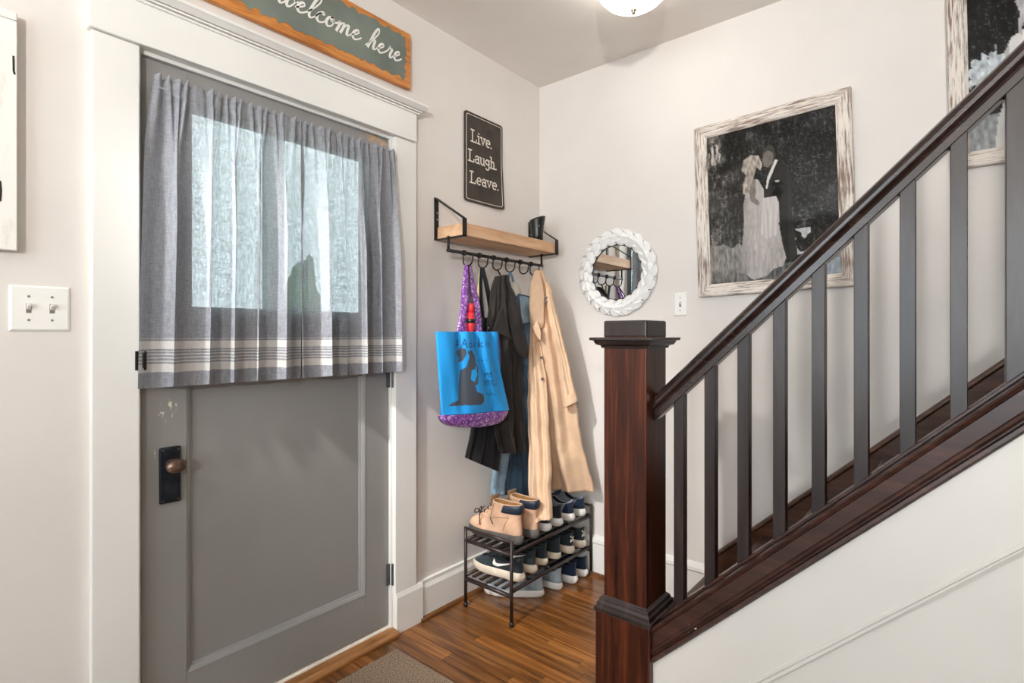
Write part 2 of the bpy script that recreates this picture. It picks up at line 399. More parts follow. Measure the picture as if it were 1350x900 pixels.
def copy_tree(o, parent=None):
    c = o.copy(); COL.objects.link(c)
    if parent is not None: c.parent = parent
    for ch in list(o.children): copy_tree(ch, c)
    return c
# ================================================================ SETTING
H = 2.646; XR = 4.8; YF = -5.0
DY0, DY1, DZ = -1.944, -1.034, 2.077           # door opening in the left wall
m = MB(); m.box(-.16, YF-.15, 0, 0, DY0, H); m.box(-.16, DY1, 0, 0, .15, H); m.box(-.16, DY0, DZ, 0, DY1, H)
tag(m.build('wall_left', m_wall), 'warm white plaster wall with the grey front door', None, None, 'structure')
tag(Box(0, 0, 0, XR+.15, .15, H).build('wall_back', m_wall), 'warm white plaster wall behind the staircase', None, None, 'structure')
tag(Box(XR, YF-.15, 0, XR+.15, 0, H).build('wall_right', m_wall), 'plain wall closing the room to the right', None, None, 'structure')
m = MB(); WX0, WX1, WZ0, WZ1 = .35, 2.75, .75, 2.25
m.box(0, YF-.15, 0, WX0, YF, H); m.box(WX1, YF-.15, 0, XR, YF, H); m.box(WX0, YF-.15, 0, WX1, YF, WZ0); m.box(WX0, YF-.15, WZ1, WX1, YF, H)
tag(m.build('wall_front', m_wall), 'wall with wide window behind the viewer', None, None, 'structure')
tag(Box(-.16, YF-.15, H, XR+.15, .15, H+.12).build('ceiling', m_ceil), 'flat off white ceiling', None, None, 'structure')
# window behind the viewer
wn = struct('window_1', 'wide three light window behind the viewer', None, ((WX0+WX1)/2, YF, WZ0))
for a, b, c, d in ((WX0-.1, WX1+.1, WZ0-.1, WZ0), (WX0-.1, WX1+.1, WZ1, WZ1+.1)): Box(a, YF-.1, c, b, YF+.02, d).build('frame_rail', m_trim, wn)
for x in (WX0-.05, WX0+.8, WX1-.8, WX1+.05): Box(x-.05, YF-.1, WZ0, x+.05, YF+.015, WZ1).build('frame_stile', m_trim, wn)

# floor: base with a recess that carries the single oak strips seen by the rack
fl = struct('floor', 'varnished oak strip floor', None, (0, 0, 0))
PX1, PY0 = 1.95, -1.62
Box(-.16, PY0, -.1, PX1, .15, -.0125).build('floor_underlay', m_under, fl)
m = MB(); m.box(-.16, YF-.15, -.1, XR+.15, PY0, 0); m.box(PX1, PY0, -.1, XR+.15, .15, 0)
m.build('floor_slab', m_floor2, fl)
bmP = MB().box(0, -.0278, -.0125, 1, .0278, 0); proto = None; y = -.0285; rr = random.Random(4)
while y > PY0+.02:
    x = 0.0 - rr.uniform(0, .5)
    while x < PX1:
        Ln = rr.choice((.42, .6, .78, .95, 1.15)); a, b = max(x, 0), min(x+Ln, PX1)
        if b-a > .03:
            if proto is None: o = proto = bmP.build('floor_plank', m_floor, fl)
            else: o = proto.copy(); COL.objects.link(o)
            o.location = (a+.0004, y, rr.uniform(-.0004, .0004)); o.scale = (b-a-.0008, 1, 1)
        x += Ln
    y -= .057

# left wall base, casing, cap
tb = struct('baseboard_left', 'white baseboard beside the front door, brown quarter round below', None, (0, 0, 0))
m = MB(); m.prism([(0, 0), (.02, 0), (.02, .135), (.013, .152), (.013, .168), (0, .170)], lambda u, v, t: (u, t, v), -.884, 0); m.build('board', m_trim, tb)
m = MB(); m.prism([(.02, 0), (.037, 0), (.035, .009), (.029, .015), (.02, .017)], lambda u, v, t: (u, t, v), -.90, -.02); m.build('quarter_round', m_shoe_mould, tb)
tb = struct('baseboard_back', 'white baseboard on the wall behind the staircase', None, (0, 0, 0))
m = MB(); m.prism([(0, 0), (-.02, 0), (-.02, .165), (-.026, .172), (-.024, .186), (-.012, .198), (0, .205)], lambda u, v, t: (t, u, v), .02, .945); m.build('board', m_trim, tb)
m = MB(); m.prism([(-.02, 0), (-.037, 0), (-.035, .009), (-.029, .015), (-.02, .017)], lambda u, v, t: (t, u, v), .02, 1.0); m.build('quarter_round', m_shoe_mould, tb)
tb = struct('baseboard_front', 'white baseboard left of the front door', None, (0, 0, 0))
m = MB(); m.prism([(0, 0), (.02, 0), (.02, .135), (.013, .152), (.013, .168), (0, .170)], lambda u, v, t: (u, t, v), YF+.02, -2.058); m.build('board', m_trim, tb)

tr = struct('trim_1', 'wide white painted casing around the front door', None, (0, -1.49, 0))
Box(0, -2.056, 0, .022, DY0, DZ-.001).build('side_casing', m_trim, tr, bevel=.003)
Box(0, DY1, .17, .022, -.92, DZ-.001).build('side_casing', m_trim, tr, bevel=.003)
m = MB(); m.prism([(0, 0), (.028, 0), (.028, .152), (.022, .172), (0, .172)], lambda u, v, t: (u, t, v), DY1+.002, -.886); m.build('plinth_block', m_trim, tr, bevel=.003)
Box(0, -2.065, DZ, .033, -.928, 2.198).build('head_casing', m_trim, tr, bevel=.003)
for nm, z0, z1, xx, e in (('cap_fillet', 2.194, 2.201, .041, .012), ('cap_fillet', 2.203, 2.209, .047, .018)):
    Box(0, -2.065-e, z0, xx, -.928+e, z1).build(nm, m_trim, tr, bevel=.0015)
m = MB(); m.prism([(0, 0), (.05, 0), (.056, .004), (.066, .011), (.07, .013), (.07, .022), (0, .022)], lambda u, v, t: (u, t, v+2.211), -2.105, -.893); m.build('cap_moulding', m_trim, tr)
jb = struct('trim_2', 'white door jamb and oak threshold of the front door', None, (0, -1.49, 0))
m = MB(); m.box(-.16, DY0, 0, 0, DY0+.008, DZ); m.build('jamb', m_trim, jb)
m = MB(); m.box(-.16, DY1-.008, 0, 0, DY1, DZ); m.build('jamb', m_trim, jb)
m = MB(); m.box(-.16, DY0+.008, DZ-.011, -.002, DY1-.008, DZ); m.build('head_jamb', m_trim, jb)
m = MB(); m.box(-.06, DY0+.008, .05, -.02, DY0+.0135, DZ-.012); m.build('gap_shade_strip', m_gap, jb)  # black strip painting the shade in the gap at the door's latch side
m = MB(); m.prism([(-.15, .0), (-.005, 0), (-.005, .028), (-.012, .034), (-.15, .034)], lambda u, v, t: (u, t, v), DY0+.008, DY1-.008); m.build('sill', m_sillpaint, jb)
m = MB(); m.prism([(-.005, 0), (.045, 0), (.045, .012), (.03, .024), (-.005, .026)], lambda u, v, t: (u, t, v), DY0+.002, DY1+.006); m.build('threshold_strip', m_sill, jb, bevel=.003)
m = MB(); m.box(.022, -1.956, 1.148, .028, -1.930, 1.203); m.box(.014, -1.9335, 1.150, .03, -1.929, 1.200); m.tube([(.031, -1.936, 1.155), (.031, -1.936, 1.198)], .005); m.build('lock_keeper', m_latch, jb, bevel=.001)

# ---------------------------------------------------------------- front door
dr = struct('door_1', 'grey painted front door with curtained glass, worn paint by its bronze knob', None, (0, -1.49, 0))
DX0, DX1 = -.057, -.012; A, B = DY0+.013, DY1-.010; PA, PB = -1.810, -1.160; ZB, ZT = .040, 2.063
for a, b in ((A, PA), (PB, B)): Box(DX0, a, ZB, DX1, b, ZT).build('stile', m_door, dr, bevel=.002)
for a, b in ((ZB, .205), (1.10, 1.318), (1.962, ZT)): Box(DX0, PA, a, DX1, PB, b).build('rail', m_door, dr)
Box(DX0+.012, PA, .205, DX1-.016, PB, 1.10).build('panel', m_door, dr)
prof = [(DX1-.016, 0), (DX1-.016, .020), (DX1-.012, .018), (DX1-.009, .012), (DX1-.003, .009), (DX1, .004), (DX1+.002, 0)]
def panel_frame(y0, y1, z0, z1, nm):
    c = [(y0, z0, 1, 1), (y1, z0, -1, 1), (y1, z1, -1, -1), (y0, z1, 1, -1)]; rings = []
    for yy, zz, sy, sz in c+[c[0]]: rings.append([(x, yy+sy*d, zz+sz*d) for x, d in prof])
    mm = MB(); mm.loft(rings, False, False); mm.build(nm, m_door, dr)
panel_frame(PA, PB, .205, 1.10, 'panel_moulding'); panel_frame(PA, PB, 1.318, 1.962, 'glass_moulding')
Box(-.038, PA+.003, 1.321, -.034, PB-.003, 1.959).build('glass_pane', m_winglass, dr)
# lock plate and oval knob
m = MB(); m.prism([(-1.887, .744), (-1.830, .744), (-1.830, .912), (-1.887, .912)], lambda u, v, t: (t, u, v), DX1, .0)
pl_ = m.build('lock_plate', m_plate, dr, bevel=.004, seg=2)
m = MB(); m.box(-.0005, -1.878, .756, .003, -1.839, .900); m.build('plate_face', m_plate, pl_, bevel=.001)
for yy, zz in ((-1.879, .904), (-1.838, .904), (-1.879, .752), (-1.838, .752)):
    MB().loft([[(x, yy+.003*math.cos(a), zz+.003*math.sin(a)) for a in [2*PI*k/8 for k in range(8)]] for x in (-.001, .002)]).build('screw', m_bronze, pl_)
m = MB(); m.prism([(-1.862, .800), (-1.857, .800), (-1.8575, .810), (-1.8615, .810)], lambda u, v, t: (t, u, v), .002, .0036)
m.loft([[(x, -1.8595+.0042*math.cos(a), .812+.0042*math.sin(a)) for a in [2*PI*k/10 for k in range(10)]] for x in (.002, .0036)]); m.build('keyhole', m_gap, pl_)
kn = MB(); ky, kz = -1.858, .862; rings = []
for x, ry, rz in ((-.002, .014, .014), (.004, .015, .015), (.008, .010, .010), (.022, .010, .010), (.026, .016, .014), (.034, .025, .019), (.044, .0285, .0215), (.053, .026, .0195), (.059, .018, .013), (.0615, .006, .004)):
    rings.append([(x, ky+ry*math.cos(2*PI*k/24), kz+rz*math.sin(2*PI*k/24)) for k in range(24)])
kn.loft(rings).build('knob', m_bronze, pl_, smooth=True)
for z in (.205, 1.03):
    m = MB(); m.tube([(.004, DY1+.001, z), (.004, DY1+.001, z+.088)], .0065, 10)
    for q in (0, .03, .058, .086): m.tube([(.004, DY1+.001, z+q-.001), (.004, DY1+.001, z+q+.001)], .0072, 10)
    m.box(-.011, DY1-.022, z, -.003, DY1, z+.088); m.build('hinge', m_hinge, dr)

# porch beyond the door glass
pp = struct('porch', 'pale porch floor, roof and posts beyond the door', None, (-1.4, -1.2, 0))
Box(-3.0, -4.2, -.15, -.17, 1.5, -.05).build('porch_floor', m_porch, pp)
Box(-2.24, -4.2, 2.95, -2.0, 1.5, 3.15).build('porch_beam', m_porchwood, pp)
for y in (-3.4, -.47, 1.9): Box(-2.2, y-.06, -.05, -2.08, y+.06, 2.95).build('porch_post', m_porchdark, pp, bevel=.01)
Box(-30, -30, -.4, -3.0, 30, -.16).build('lawn', M('lawn_green', (96, 120, 72), .9, var=.2, vscale=3), pp)
def blob(name, c, r, mat, parent=None):
    bm = bmesh.new(); bmesh.ops.create_icosphere(bm, subdivisions=4, radius=1.0)
    for v in bm.verts:
        d = v.co.copy(); k = 1+.28*mnoise.noise(d*2.3+Vector(c))+.16*mnoise.noise(d*7+Vector(c)); v.co = Vector((d.x*r[0], d.y*r[1], d.z*r[2]))*k
    me = bpy.data.meshes.new(name); bm.to_mesh(me); bm.free(); me.materials.append(mat)
    o = bpy.data.objects.new(name, me); COL.objects.link(o); o.location = c; return o
o = blob('shrub', (-4.5, 1.08, .85), (.40, .17, 1.25), m_leafgreen); tag(o, 'green shrub beyond the door glass and porch', 'shrub')

# under-stair wall
kw = struct('wall_stair', 'white panelled wall below the stair stringer', None, (1.07, -.85, 0))
sl = .968
zs = lambda x: .243+sl*(x-1.099)                # underside of the stringer
zt = lambda x: .232+.95*(x-1.358)               # sloped panel moulding (underside)
X0 = 1.072; X1 = 2.62
m = MB()
f = lambda u, v, t: (u, t, v)
m.prism([(X0, zt(X0)+.02 if zt(X0) > 0 else 0), (X0, zs(X0)+.03), (X1, zs(X1)+.03), (X1, zt(X1)+.0)] if False else [(X0, 0), (X0, zs(X0)+.03), (X1, zs(X1)+.03), (X1, zt(X1)+.012), (1.114+.012, 0)], f, -.846, -.81)
m.build('sloped_board', m_panel, kw)
m = MB(); m.prism([(1.10, 0), (X1, zt(X1)+.03), (3.36, zt(X1)+.03), (3.36, 0)], f, -.832, -.79); m.box(X1, -.846, zt(X1), XR, -.79, H-.0); m.box(3.36, -.832, 0, XR, -.79, zt(X1)+.1); m.build('recessed_panel', m_panel, kw)
mp = MB(); rings = []
for x in (1.118, X1):
    z = zt(x); rings.append([(x, -.832, z-.014), (x, -.838, z-.012), (x, -.841, z-.002), (x, -.845, z+.003), (x, -.849, z+.010), (x, -.849, z+.018), (x, -.846, z+.021), (x, -.832, z+.021)])
mp.loft(rings); mp.build('panel_moulding', m_panel, kw)

# ================================================================ STAIRCASE
st = thing('staircase', 'dark brown wooden staircase with square newel post, slatted balusters and sloping handrail', 'staircase', (.98, -.775, 0))
RISE, RUN, N = .20, .213, 11
SX0 = 1.0
for i in range(N):
    x = SX0+i*RUN; z = (i+1)*RISE
    Box(x, -.80, z-RISE, x+.02, -.022, z-.028).build('riser', m_tread, st)
    Box(x-.028, -.80, z-.028, x+RUN+.018, -.022, z).build('tread', m_tread, st, bevel=.008)
sk = lambda x: .953+.935*(x-1.721)
m = MB(); XE = 2.62
m.prism([(.945, 0), (.945, sk(.945)-.012), (XE, sk(XE)-.012), (XE, sk(XE)-.34), (1.2, 0)], f, -.016, 0); m.build('wall_skirt', m_skirt, st)
m = MB(); rings = []
for x in (.945, XE): rings.append([(x, 0, sk(x)-.020), (x, -.018, sk(x)-.020), (x, -.024, sk(x)-.010), (x, -.022, sk(x)), (x, -.010, sk(x)+.006), (x, 0, sk(x)+.008)])
m.loft(rings); m.build('skirt_moulding', m_skirt, st)
for y0_, pts in ((-.853, [(1.196, .372), (1.236, .363), (1.238, .359), (1.20, .367)]), (-.853, [(1.186, .352), (1.199, .352), (1.194, .345)])):
    MB().prism([(x, z) for x, z in pts], lambda u, v, t: (u, t, v), -.8535, -.850).build('paint_chip', m_trim, st)
# newel
NX0, NX1, NY0, NY1 = .901, 1.056, -.850, -.697
nw = Box(NX0, NY0, .30, NX1, NY1, 1.27).build('newel_post', m_newel, st, bevel=.004)
def square_stack(levels, name, mat, parent, bev=.002):
    mm = MB(); rings = []
    for e, z in levels: rings.append([(NX0-e, NY0-e, z), (NX1+e, NY0-e, z), (NX1+e, NY1+e, z), (NX0-e, NY1+e, z)])
    mm.loft(rings); return mm.build(name, mat, parent, bevel=bev)
square_stack([(.002, 1.205), (.006, 1.205), (.008, 1.213), (.020, 1.217), (.024, 1.224), (.026, 1.230), (.036, 1.231), (.036, 1.2405), (.001, 1.2405)], 'cap_moulding', m_dark, nw, .0015)
Box(NX0-.001, NY0-.001, 1.24, NX1+.001, NY1+.001, 1.297).build('newel_cap', m_dark, nw, bevel=.006)
square_stack([(.021, 0), (.021, .322)], 'base_block', m_newel, nw, .004)
square_stack([(.021, .320), (.025, .322), (.025, .334), (.019, .337), (.017, .350), (.012, .354), (.010, .364), (.004, .368), (.0, .372)], 'base_moulding', m_dark, nw, .0015)
# handrail
HS = .975; XH = 1.0565; zr = lambda x: .975+.0+HS*(x-1.055)      # underside line
prf = [(-.021, .0), (.021, 0), (.021, .026), (.024, .034), (.034, .046), (.0345, .058), (.028, .076), (.016, .085), (0, .088), (-.016, .085), (-.028, .076), (-.0345, .058), (-.034, .046), (-.024, .034), (-.021, .026)]
m = MB(); m.loft([[(x, -.775+a, zr(x)-.012+b) for a, b in prf] for x in (XH, 2.62)]); m.build('handrail', m_rail, st, smooth=False, bevel=.002)
# shoe rail and stringer
zc = lambda x: .345+sl*(x-1.102)
ys = -.846
prs = [(-.745, .0), (-.858, .0), (-.862, -.006), (-.858, -.016), (-.852, -.020), (-.852, -.066), (-.857, -.070), (-.861, -.078), (-.857, -.086), (-.850, -.088), (-.850, -.092), (-.862, -.096), (-.864, -.106), (-.858, -.114), (-.846, -.118), (-.745, -.12)]
m = MB(); m.loft([[(x, a, zc(x)+b) for a, b in prs] for x in (1.077, 2.62)]); m.build('stringer', m_string, st)
m = MB(); rings = [[(x, -.800, zc(x)), (x, -.800, zc(x)+.012), (x, -.75, zc(x)+.012), (x, -.75, zc(x))] for x in (1.077, 2.62)]; m.loft(rings); m.build('shoe_rail', m_string, st, bevel=.002)
bw = .0325
xb = 1.122
while xb < 2.56:
    m = MB(); x0, x1 = xb, xb+bw
    vs = [(x, y, (zc(x)+.010) if k == 0 else zr(x)-.010) for k in (0, 1) for x, y in ((x0, -.791), (x1, -.791), (x1, -.759), (x0, -.759))]
    m.loft([vs[:4], vs[4:]]); m.build('baluster', m_dark, st, bevel=.0015)
    xb += .0984
# ================================================================ LAMPS
def dome_lamp(x, y, name, label, mat):
    t = thing(name, label, 'lamp', (x, y, H))
    MB().lathe((x, y, H), [(.075, 0), (.075, -.012), (.06, -.022), (.045, -.03)], 32).build('canopy', m_brass, t, smooth=True)
    MB().lathe((x, y, H), [(.138, -.035), (.142, -.045), (.140, -.062), (.130, -.086), (.108, -.109), (.080, -.127), (.045, -.139), (.012, -.143)], 40, cap0=True).build('glass_bowl', mat, t, smooth=True)
    MB().lathe((x, y, H), [(.007, -.143), (.011, -.148), (.011, -.153), (.006, -.157), (.008, -.162), (.003, -.167)], 16).build('finial', m_brass, t, smooth=True)
    return t
dome_lamp(.865, -.56, 'ceiling_lamp', 'lit white glass dome lamp on the ceiling above the shoe corner', m_lamp_hall)
dome_lamp(1.15, -3.9, 'ceiling_lamp', 'added unseen glass dome lamp behind the viewer to balance the light', m_lamp_room)  # second dome, unseen, added to balance the light

def spot(name, loc, aim, watts, size, radius, parent, col=(1.0, .97, .93)):
    l = bpy.data.lights.new(name, 'SPOT'); l.energy = watts; l.spot_size = math.radians(size); l.spot_blend = 1.0; l.shadow_soft_size = radius; l.color = col
    o = bpy.data.objects.new(name, l); COL.objects.link(o); o.parent = parent
    o.location = Vector(loc)-parent.location
    o.rotation_euler = (Vector(aim)-Vector(loc)).to_track_quat('-Z', 'Y').to_euler(); return o
sp = thing('added_fill_spotlight', 'added unseen fill spotlight behind the viewer brightening the shoe corner', 'lamp', (.55, -2.95, H))  # fill light added out of view to lift the low corner
MB().lathe((.55, -2.95, H), [(.05, 0), (.05, -.02), (.012, -.026), (.010, -.075)], 24).build('mount', m_brass, sp, smooth=True)
ax = (Vector((.30, -.35, .50))-Vector((.55, -2.95, 2.53))).normalized(); c0_ = Vector((.55, -2.95, 2.545))
MB().tube([tuple(c0_-ax*.06), tuple(c0_-ax*.055), tuple(c0_+ax*.02)], [.02, .04, .042], 24).build('lamp_head', m_brass, sp, smooth=True)
spot('fill_spot_beam', c0_+ax*.05, (.30, -.35, .50), SPOTFILL_W, 44, .05, sp)
fl_ = thing('added_fill_uplight', 'added unseen fill uplighter behind the viewer brightening ceiling and room', 'lamp', (2.9, -4.3, 0))  # added out of view to bounce fill light off the ceiling
MB().lathe((2.9, -4.3, 0), [(.14, 0), (.14, .02), (.02, .035), (.012, .06), (.012, 1.70)], 28).build('stand', m_brass, fl_, smooth=True)
MB().lathe((2.9, -4.3, 1.68), [(.02, 0), (.08, .03), (.15, .10), (.145, .105), (.07, .04), (.01, .015)], 28).build('bowl', m_brass, fl_, smooth=True)
spot('fill_uplight_beam', (2.9, -4.3, 1.80), (1.9, -2.9, H), UPFILL_W, 135, .10, fl_)

# ================================================================ CURTAIN
ct = thing('door_curtain', 'grey linen half curtain with white hem stripes gathered on the front door window', 'curtain', (.02, -1.49, 0))
def curtain(ya, yb, yta, ytb, seed, nf):
    rr = random.Random(seed); mb = MB(); NU, NV = 260, 70
    ph = [rr.uniform(0, 6.28) for _ in range(8)]; ZT_, ZB_ = 2.000, 1.098
    def warp(u): return u+.018*math.sin(9*u+ph[0])+.012*math.sin(21*u+ph[1])
    rings = []
    for i in range(NV+1):
        v = i/NV; zz = ZT_+(ZB_-ZT_)*(v**1.15); ring = []
        for j in range(NU+1):
            u = j/NU; uu = warp(u)
            lo = math.sin(2*PI*nf*uu+ph[2])+.45*math.sin(2*PI*nf*.53*uu+ph[3])
            hi = math.sin(2*PI*nf*3.1*uu+ph[4]+1.5*math.sin(5*u))+.5*math.sin(2*PI*nf*4.7*uu+ph[5])
            drp = ZT_-zz
            a_lo = .004+.028*min(1, max(0, drp-.035)/.40)
            if drp < .014: a_hi = .0075
            elif drp < .05: a_hi = .0034
            elif drp < .30: a_hi = .0062*(1-(drp-.05)/.27)
            else: a_hi = .0004
            if 0.018 < drp < .048: a_lo *= .8
            sharp = lo/1.2
            x = .050 + a_lo*1.15*sharp + a_hi*hi + .004*v
            yy = (yta+(ytb-yta)*u)*(1-v)+(ya+(yb-ya)*u)*v
            yy += .0185*math.cos(2*PI*nf*uu+ph[2]+.6)*min(1, drp*5)
            zz2 = zz + (.0075*hi*.5 if drp < .02 else 0) + .003*lo*v*v
            ring.append((max(x, .012), yy, zz2))
        rings.append(ring)
    mb.loft(rings, False, False, closed=False)
    return mb.build('curtain_panel', m_curtain, ct, smooth=True)
curtain(-1.940, -1.474, -1.916, -1.462, 3, 5.6)
curtain(-1.464, -1.048, -1.470, -1.060, 8, 5.1)
MB().tube([(.024, -1.903, 1.972), (.024, -1.066, 1.972)], .006).build('curtain_rod', m_chrome, ct, smooth=True)
for y in (-1.900, -1.070): Box(-.013, y-.006, 1.964, .026, y+.006, 1.980).build('rod_bracket', m_chrome, ct)

# ================================================================ SIGNS
sg = thing('welcome_sign', 'long orange stained board sign painted grey green, white script above the door', 'sign', (.0, -1.49, 2.29))
SY0, SY1, SZ0, SZ1 = -2.03, -.953, 2.296, 2.531
Box(.003, SY0, SZ0, .024, SY1, SZ1).build('board', m_sign, sg, bevel=.003)
rr = random.Random(11); poly = []
def edge(p, q, n):
    for i in range(n):
        t = i/n; nx, ny = q[1]-p[1], -(q[0]-p[0]); L_ = math.hypot(nx, ny)
        d = .004*math.sin(i*1.7)+rr.uniform(-.006, .006)+(.008 if rr.random() < .15 else 0)
        poly.append((p[0]+(q[0]-p[0])*t-nx/L_*d, p[1]+(q[1]-p[1])*t-ny/L_*d))
yA, yB, zA, zB = SY0+.03, SY1-.03, SZ0+.032, SZ1-.022
edge((yA, zA), (yB, zA), 70); edge((yB, zA), (yB, zB), 16); edge((yB, zB), (yA, zB), 70); edge((yA, zB), (yA, zA), 16)
MB().prism(poly, lambda u, v, t: (t, u, v), .024, .0252).build('painted_field', m_green, sg)
GL = {  # brush script, x height 1
 'w': ([[(-.25, .62), (0, 1.0), (.12, .9), (.10, .35), (.26, .02), (.52, .3), (.68, 1.0)], [(.68, .95), (.66, .35), (.82, .02), (1.08, .3), (1.22, .85), (1.12, 1.05), (1.16, .82), (1.45, .78)]], 1.35),
 'e': ([[(0, .3), (.3, .5), (.55, .78), (.42, 1.0), (.18, .78), (.12, .35), (.34, .02), (.62, .12), (.88, .4)]], .82),
 'l': ([[(0, .3), (.38, .9), (.72, 1.75), (.68, 2.25), (.46, 2.1), (.28, 1.3), (.22, .4), (.38, .02), (.6, .15), (.85, .5)]], .72),
 'c': ([[(0, .3), (.25, .8), (.6, .85), (.46, 1.02), (.18, .75), (.12, .32), (.36, .02), (.66, .12), (.92, .45)]], .8),
 'o': ([[(.5, 1.0), (.2, .85), (.10, .4), (.32, .02), (.62, .25), (.66, .75), (.48, 1.0), (.44, .72), (.7, .62), (1.0, .75)]], .9),
 'm': ([[(0, .65), (.2, .98), (.26, .7), (.18, 0)], [(.2, .3), (.42, .9), (.6, .95), (.62, .55), (.54, 0)], [(.57, .3), (.8, .9), (1.0, .95), (1.02, .45), (1.1, .04), (1.28, .12), (1.5, .45)]], 1.42),
 'h': ([[(-.1, .1), (.35, .85), (.72, 1.75), (.66, 2.25), (.46, 2.05), (.28, 1.2), (.14, 0)], [(.17, .3), (.42, .88), (.62, .92), (.62, .5), (.66, .06), (.86, .1), (1.08, .45)]], 1.0),
 'r': ([[(0, .3), (.25, .7), (.3, 1.1), (.4, .92), (.62, .88), (.56, .4), (.62, .04), (.82, .12), (1.0, .45)]], .9)}
def script(text, y0, z0, sx, sz, shear=.30):
    lines = []; x = 0
    for ch in text:
        gl, adv = GL[ch]
        for ln in gl: lines.append([(y0+(q.x+x+q.y*shear)*sx, z0+q.y*sz) for q in catmull([(a, b, 0) for a, b in ln], 6)])
        x += adv
    return lines, x*sx
ln1, wd = script('welcome', -1.545, 2.392, .0485, .041)
ln2, wd2 = script('here', -1.180, 2.388, .0465, .041)
strokes(MB(), ln1, lambda u, v, h: (.0252+h, u, v), 0.0066, .0012, .55).build('lettering', m_white_letter, sg)
strokes(MB(), ln2, lambda u, v, h: (.0252+h, u, v), 0.0066, .0012, .55).build('lettering', m_white_letter, sg)

tn = thing('metal_sign', 'brown black tin sign with white typewriter lettering, Live Laugh Leave, above the shelf', 'sign', (0, -.47, 1.89))
TY0, TY1, TZ0, TZ1 = -.612, -.332, 1.893, 2.327
def rrect(y0, z0, y1, z1, r, n=5):
    out = []
    for cx, cz, a0 in ((y1-r, z0+r, -PI/2), (y1-r, z1-r, 0), (y0+r, z1-r, PI/2), (y0+r, z0+r, PI)):
        for k in range(n+1): out.append((cx+r*math.cos(a0+PI/2*k/n), cz+r*math.sin(a0+PI/2*k/n)))
    return out
bend = lambda y, z: .014*max(0, (y+.46)/.13)**2*max(0, (2.13-z)/.24)     # the lower right corner curls off the wall
ft = lambda u, v, t: (t+bend(u, v), u, v)
def densify(P):
    out = []
    for i in range(len(P)):
        a, b = P[i], P[(i+1) % len(P)]; k = max(1, int(math.hypot(b[0]-a[0], b[1]-a[1])/.03))
        out += [(a[0]+(b[0]-a[0])*t/k, a[1]+(b[1]-a[1])*t/k) for t in range(k)]
    return out
ring_o = densify(rrect(TY0, TZ0, TY1, TZ1, .016))
mb = MB(); c0 = ((TY0+TY1)/2, (TZ0+TZ1)/2); rings = []
for s_ in [i/10 for i in range(1, 11)]:
    rings.append([ft(c0[0]+(a-c0[0])*s_, c0[1]+(b-c0[1])*s_, .008) for a, b in ring_o])
rings.append([ft(a, b, .004) for a, b in ring_o])
mb.loft(rings); mb.build('plate', m_tin, tn)
ri = rrect(TY0+.011, TZ0+.011, TY1-.011, TZ1-.011, .012); rj = rrect(TY0+.0135, TZ0+.0135, TY1-.0135, TZ1-.0135, .0105)
mb = MB(); A_, B_ = densify(ri), densify(rj)
if len(A_) == len(B_):
    A_.append(A_[0]); B_.append(B_[0])
    mb.loft([[ft(*a, .008), ft(*b, .008), ft(*b, .0092), ft(*a, .0092)] for a, b in zip(A_, B_)])
    mb.build('border_line', m_cream_letter, tn)
def arc(cx, cy, rx, ry, a0, a1, n=12): return [(cx+rx*math.cos(math.radians(a0+(a1-a0)*k/n)), cy+ry*math.sin(math.radians(a0+(a1-a0)*k/n))) for k in range(n+1)]
TW = {
 'L': ([[(.16, 0), (.16, 1)], [(0, 0), (.6, 0), (.6, .24)], [(0, 1), (.34, 1)]], .70),
 'i': ([[(.17, 0), (.17, .62)], [(.03, .62), (.17, .62)], [(.02, 0), (.32, 0)], [(.16, .86)]], .38),
 'v': ([[(.08, .62), (.28, .02), (.48, .62)], [(-.02, .62), (.18, .62)], [(.38, .62), (.58, .62)]], .60),
 'e': ([[(.06, .33), (.50, .33)] + arc(.28, .31, .22, .31, 5, 300, 16)], .58),
 'a': ([[(.08, .5)] + arc(.26, .44, .17, .19, 130, 0, 8) + [(.43, .0), (.54, 0)], arc(.25, .18, .19, .17, 60, 360, 14)], .56),
 'u': ([[(.0, .62), (.12, .62), (.12, .2)] + arc(.27, .18, .15, .18, 180, 340, 8), [(.36, .62), (.46, .62), (.46, 0), (.57, 0)]], .62),
 'g': ([arc(.24, .40, .19, .22, 0, 360, 18), [(.54, .62), (.43, .60), (.43, -.08)] + arc(.24, -.10, .19, .20, 0, -150, 10)], .58),
 'h': ([[(0, 1), (.12, 1), (.12, 0)], [(.0, 0), (.24, 0)], [(.12, .42)] + arc(.28, .44, .15, .18, 150, 0, 8) + [(.43, 0)], [(.33, 0), (.55, 0)]], .62),
 '.': ([[(.06, .03)]], .16)}
for txt, y0, z0, sc, adv in (('Live.', -.568, 2.188, .056, .92), ('Laugh.', -.586, 2.090, .054, .97), ('Leave.', -.575, 1.987, .054, .99)):
    x = 0; lines = []
    for ch in txt:
        gl, a = TW[ch]
        for ln in gl: lines.append([(y0+(p[0]+x)*sc*1.22*adv, z0+p[1]*sc) for p in ln])
        x += a
    strokes(MB(), lines, lambda u, v, h: ft(u, v, .008+h), .0062, .0013).build('lettering', m_cream_letter, tn)

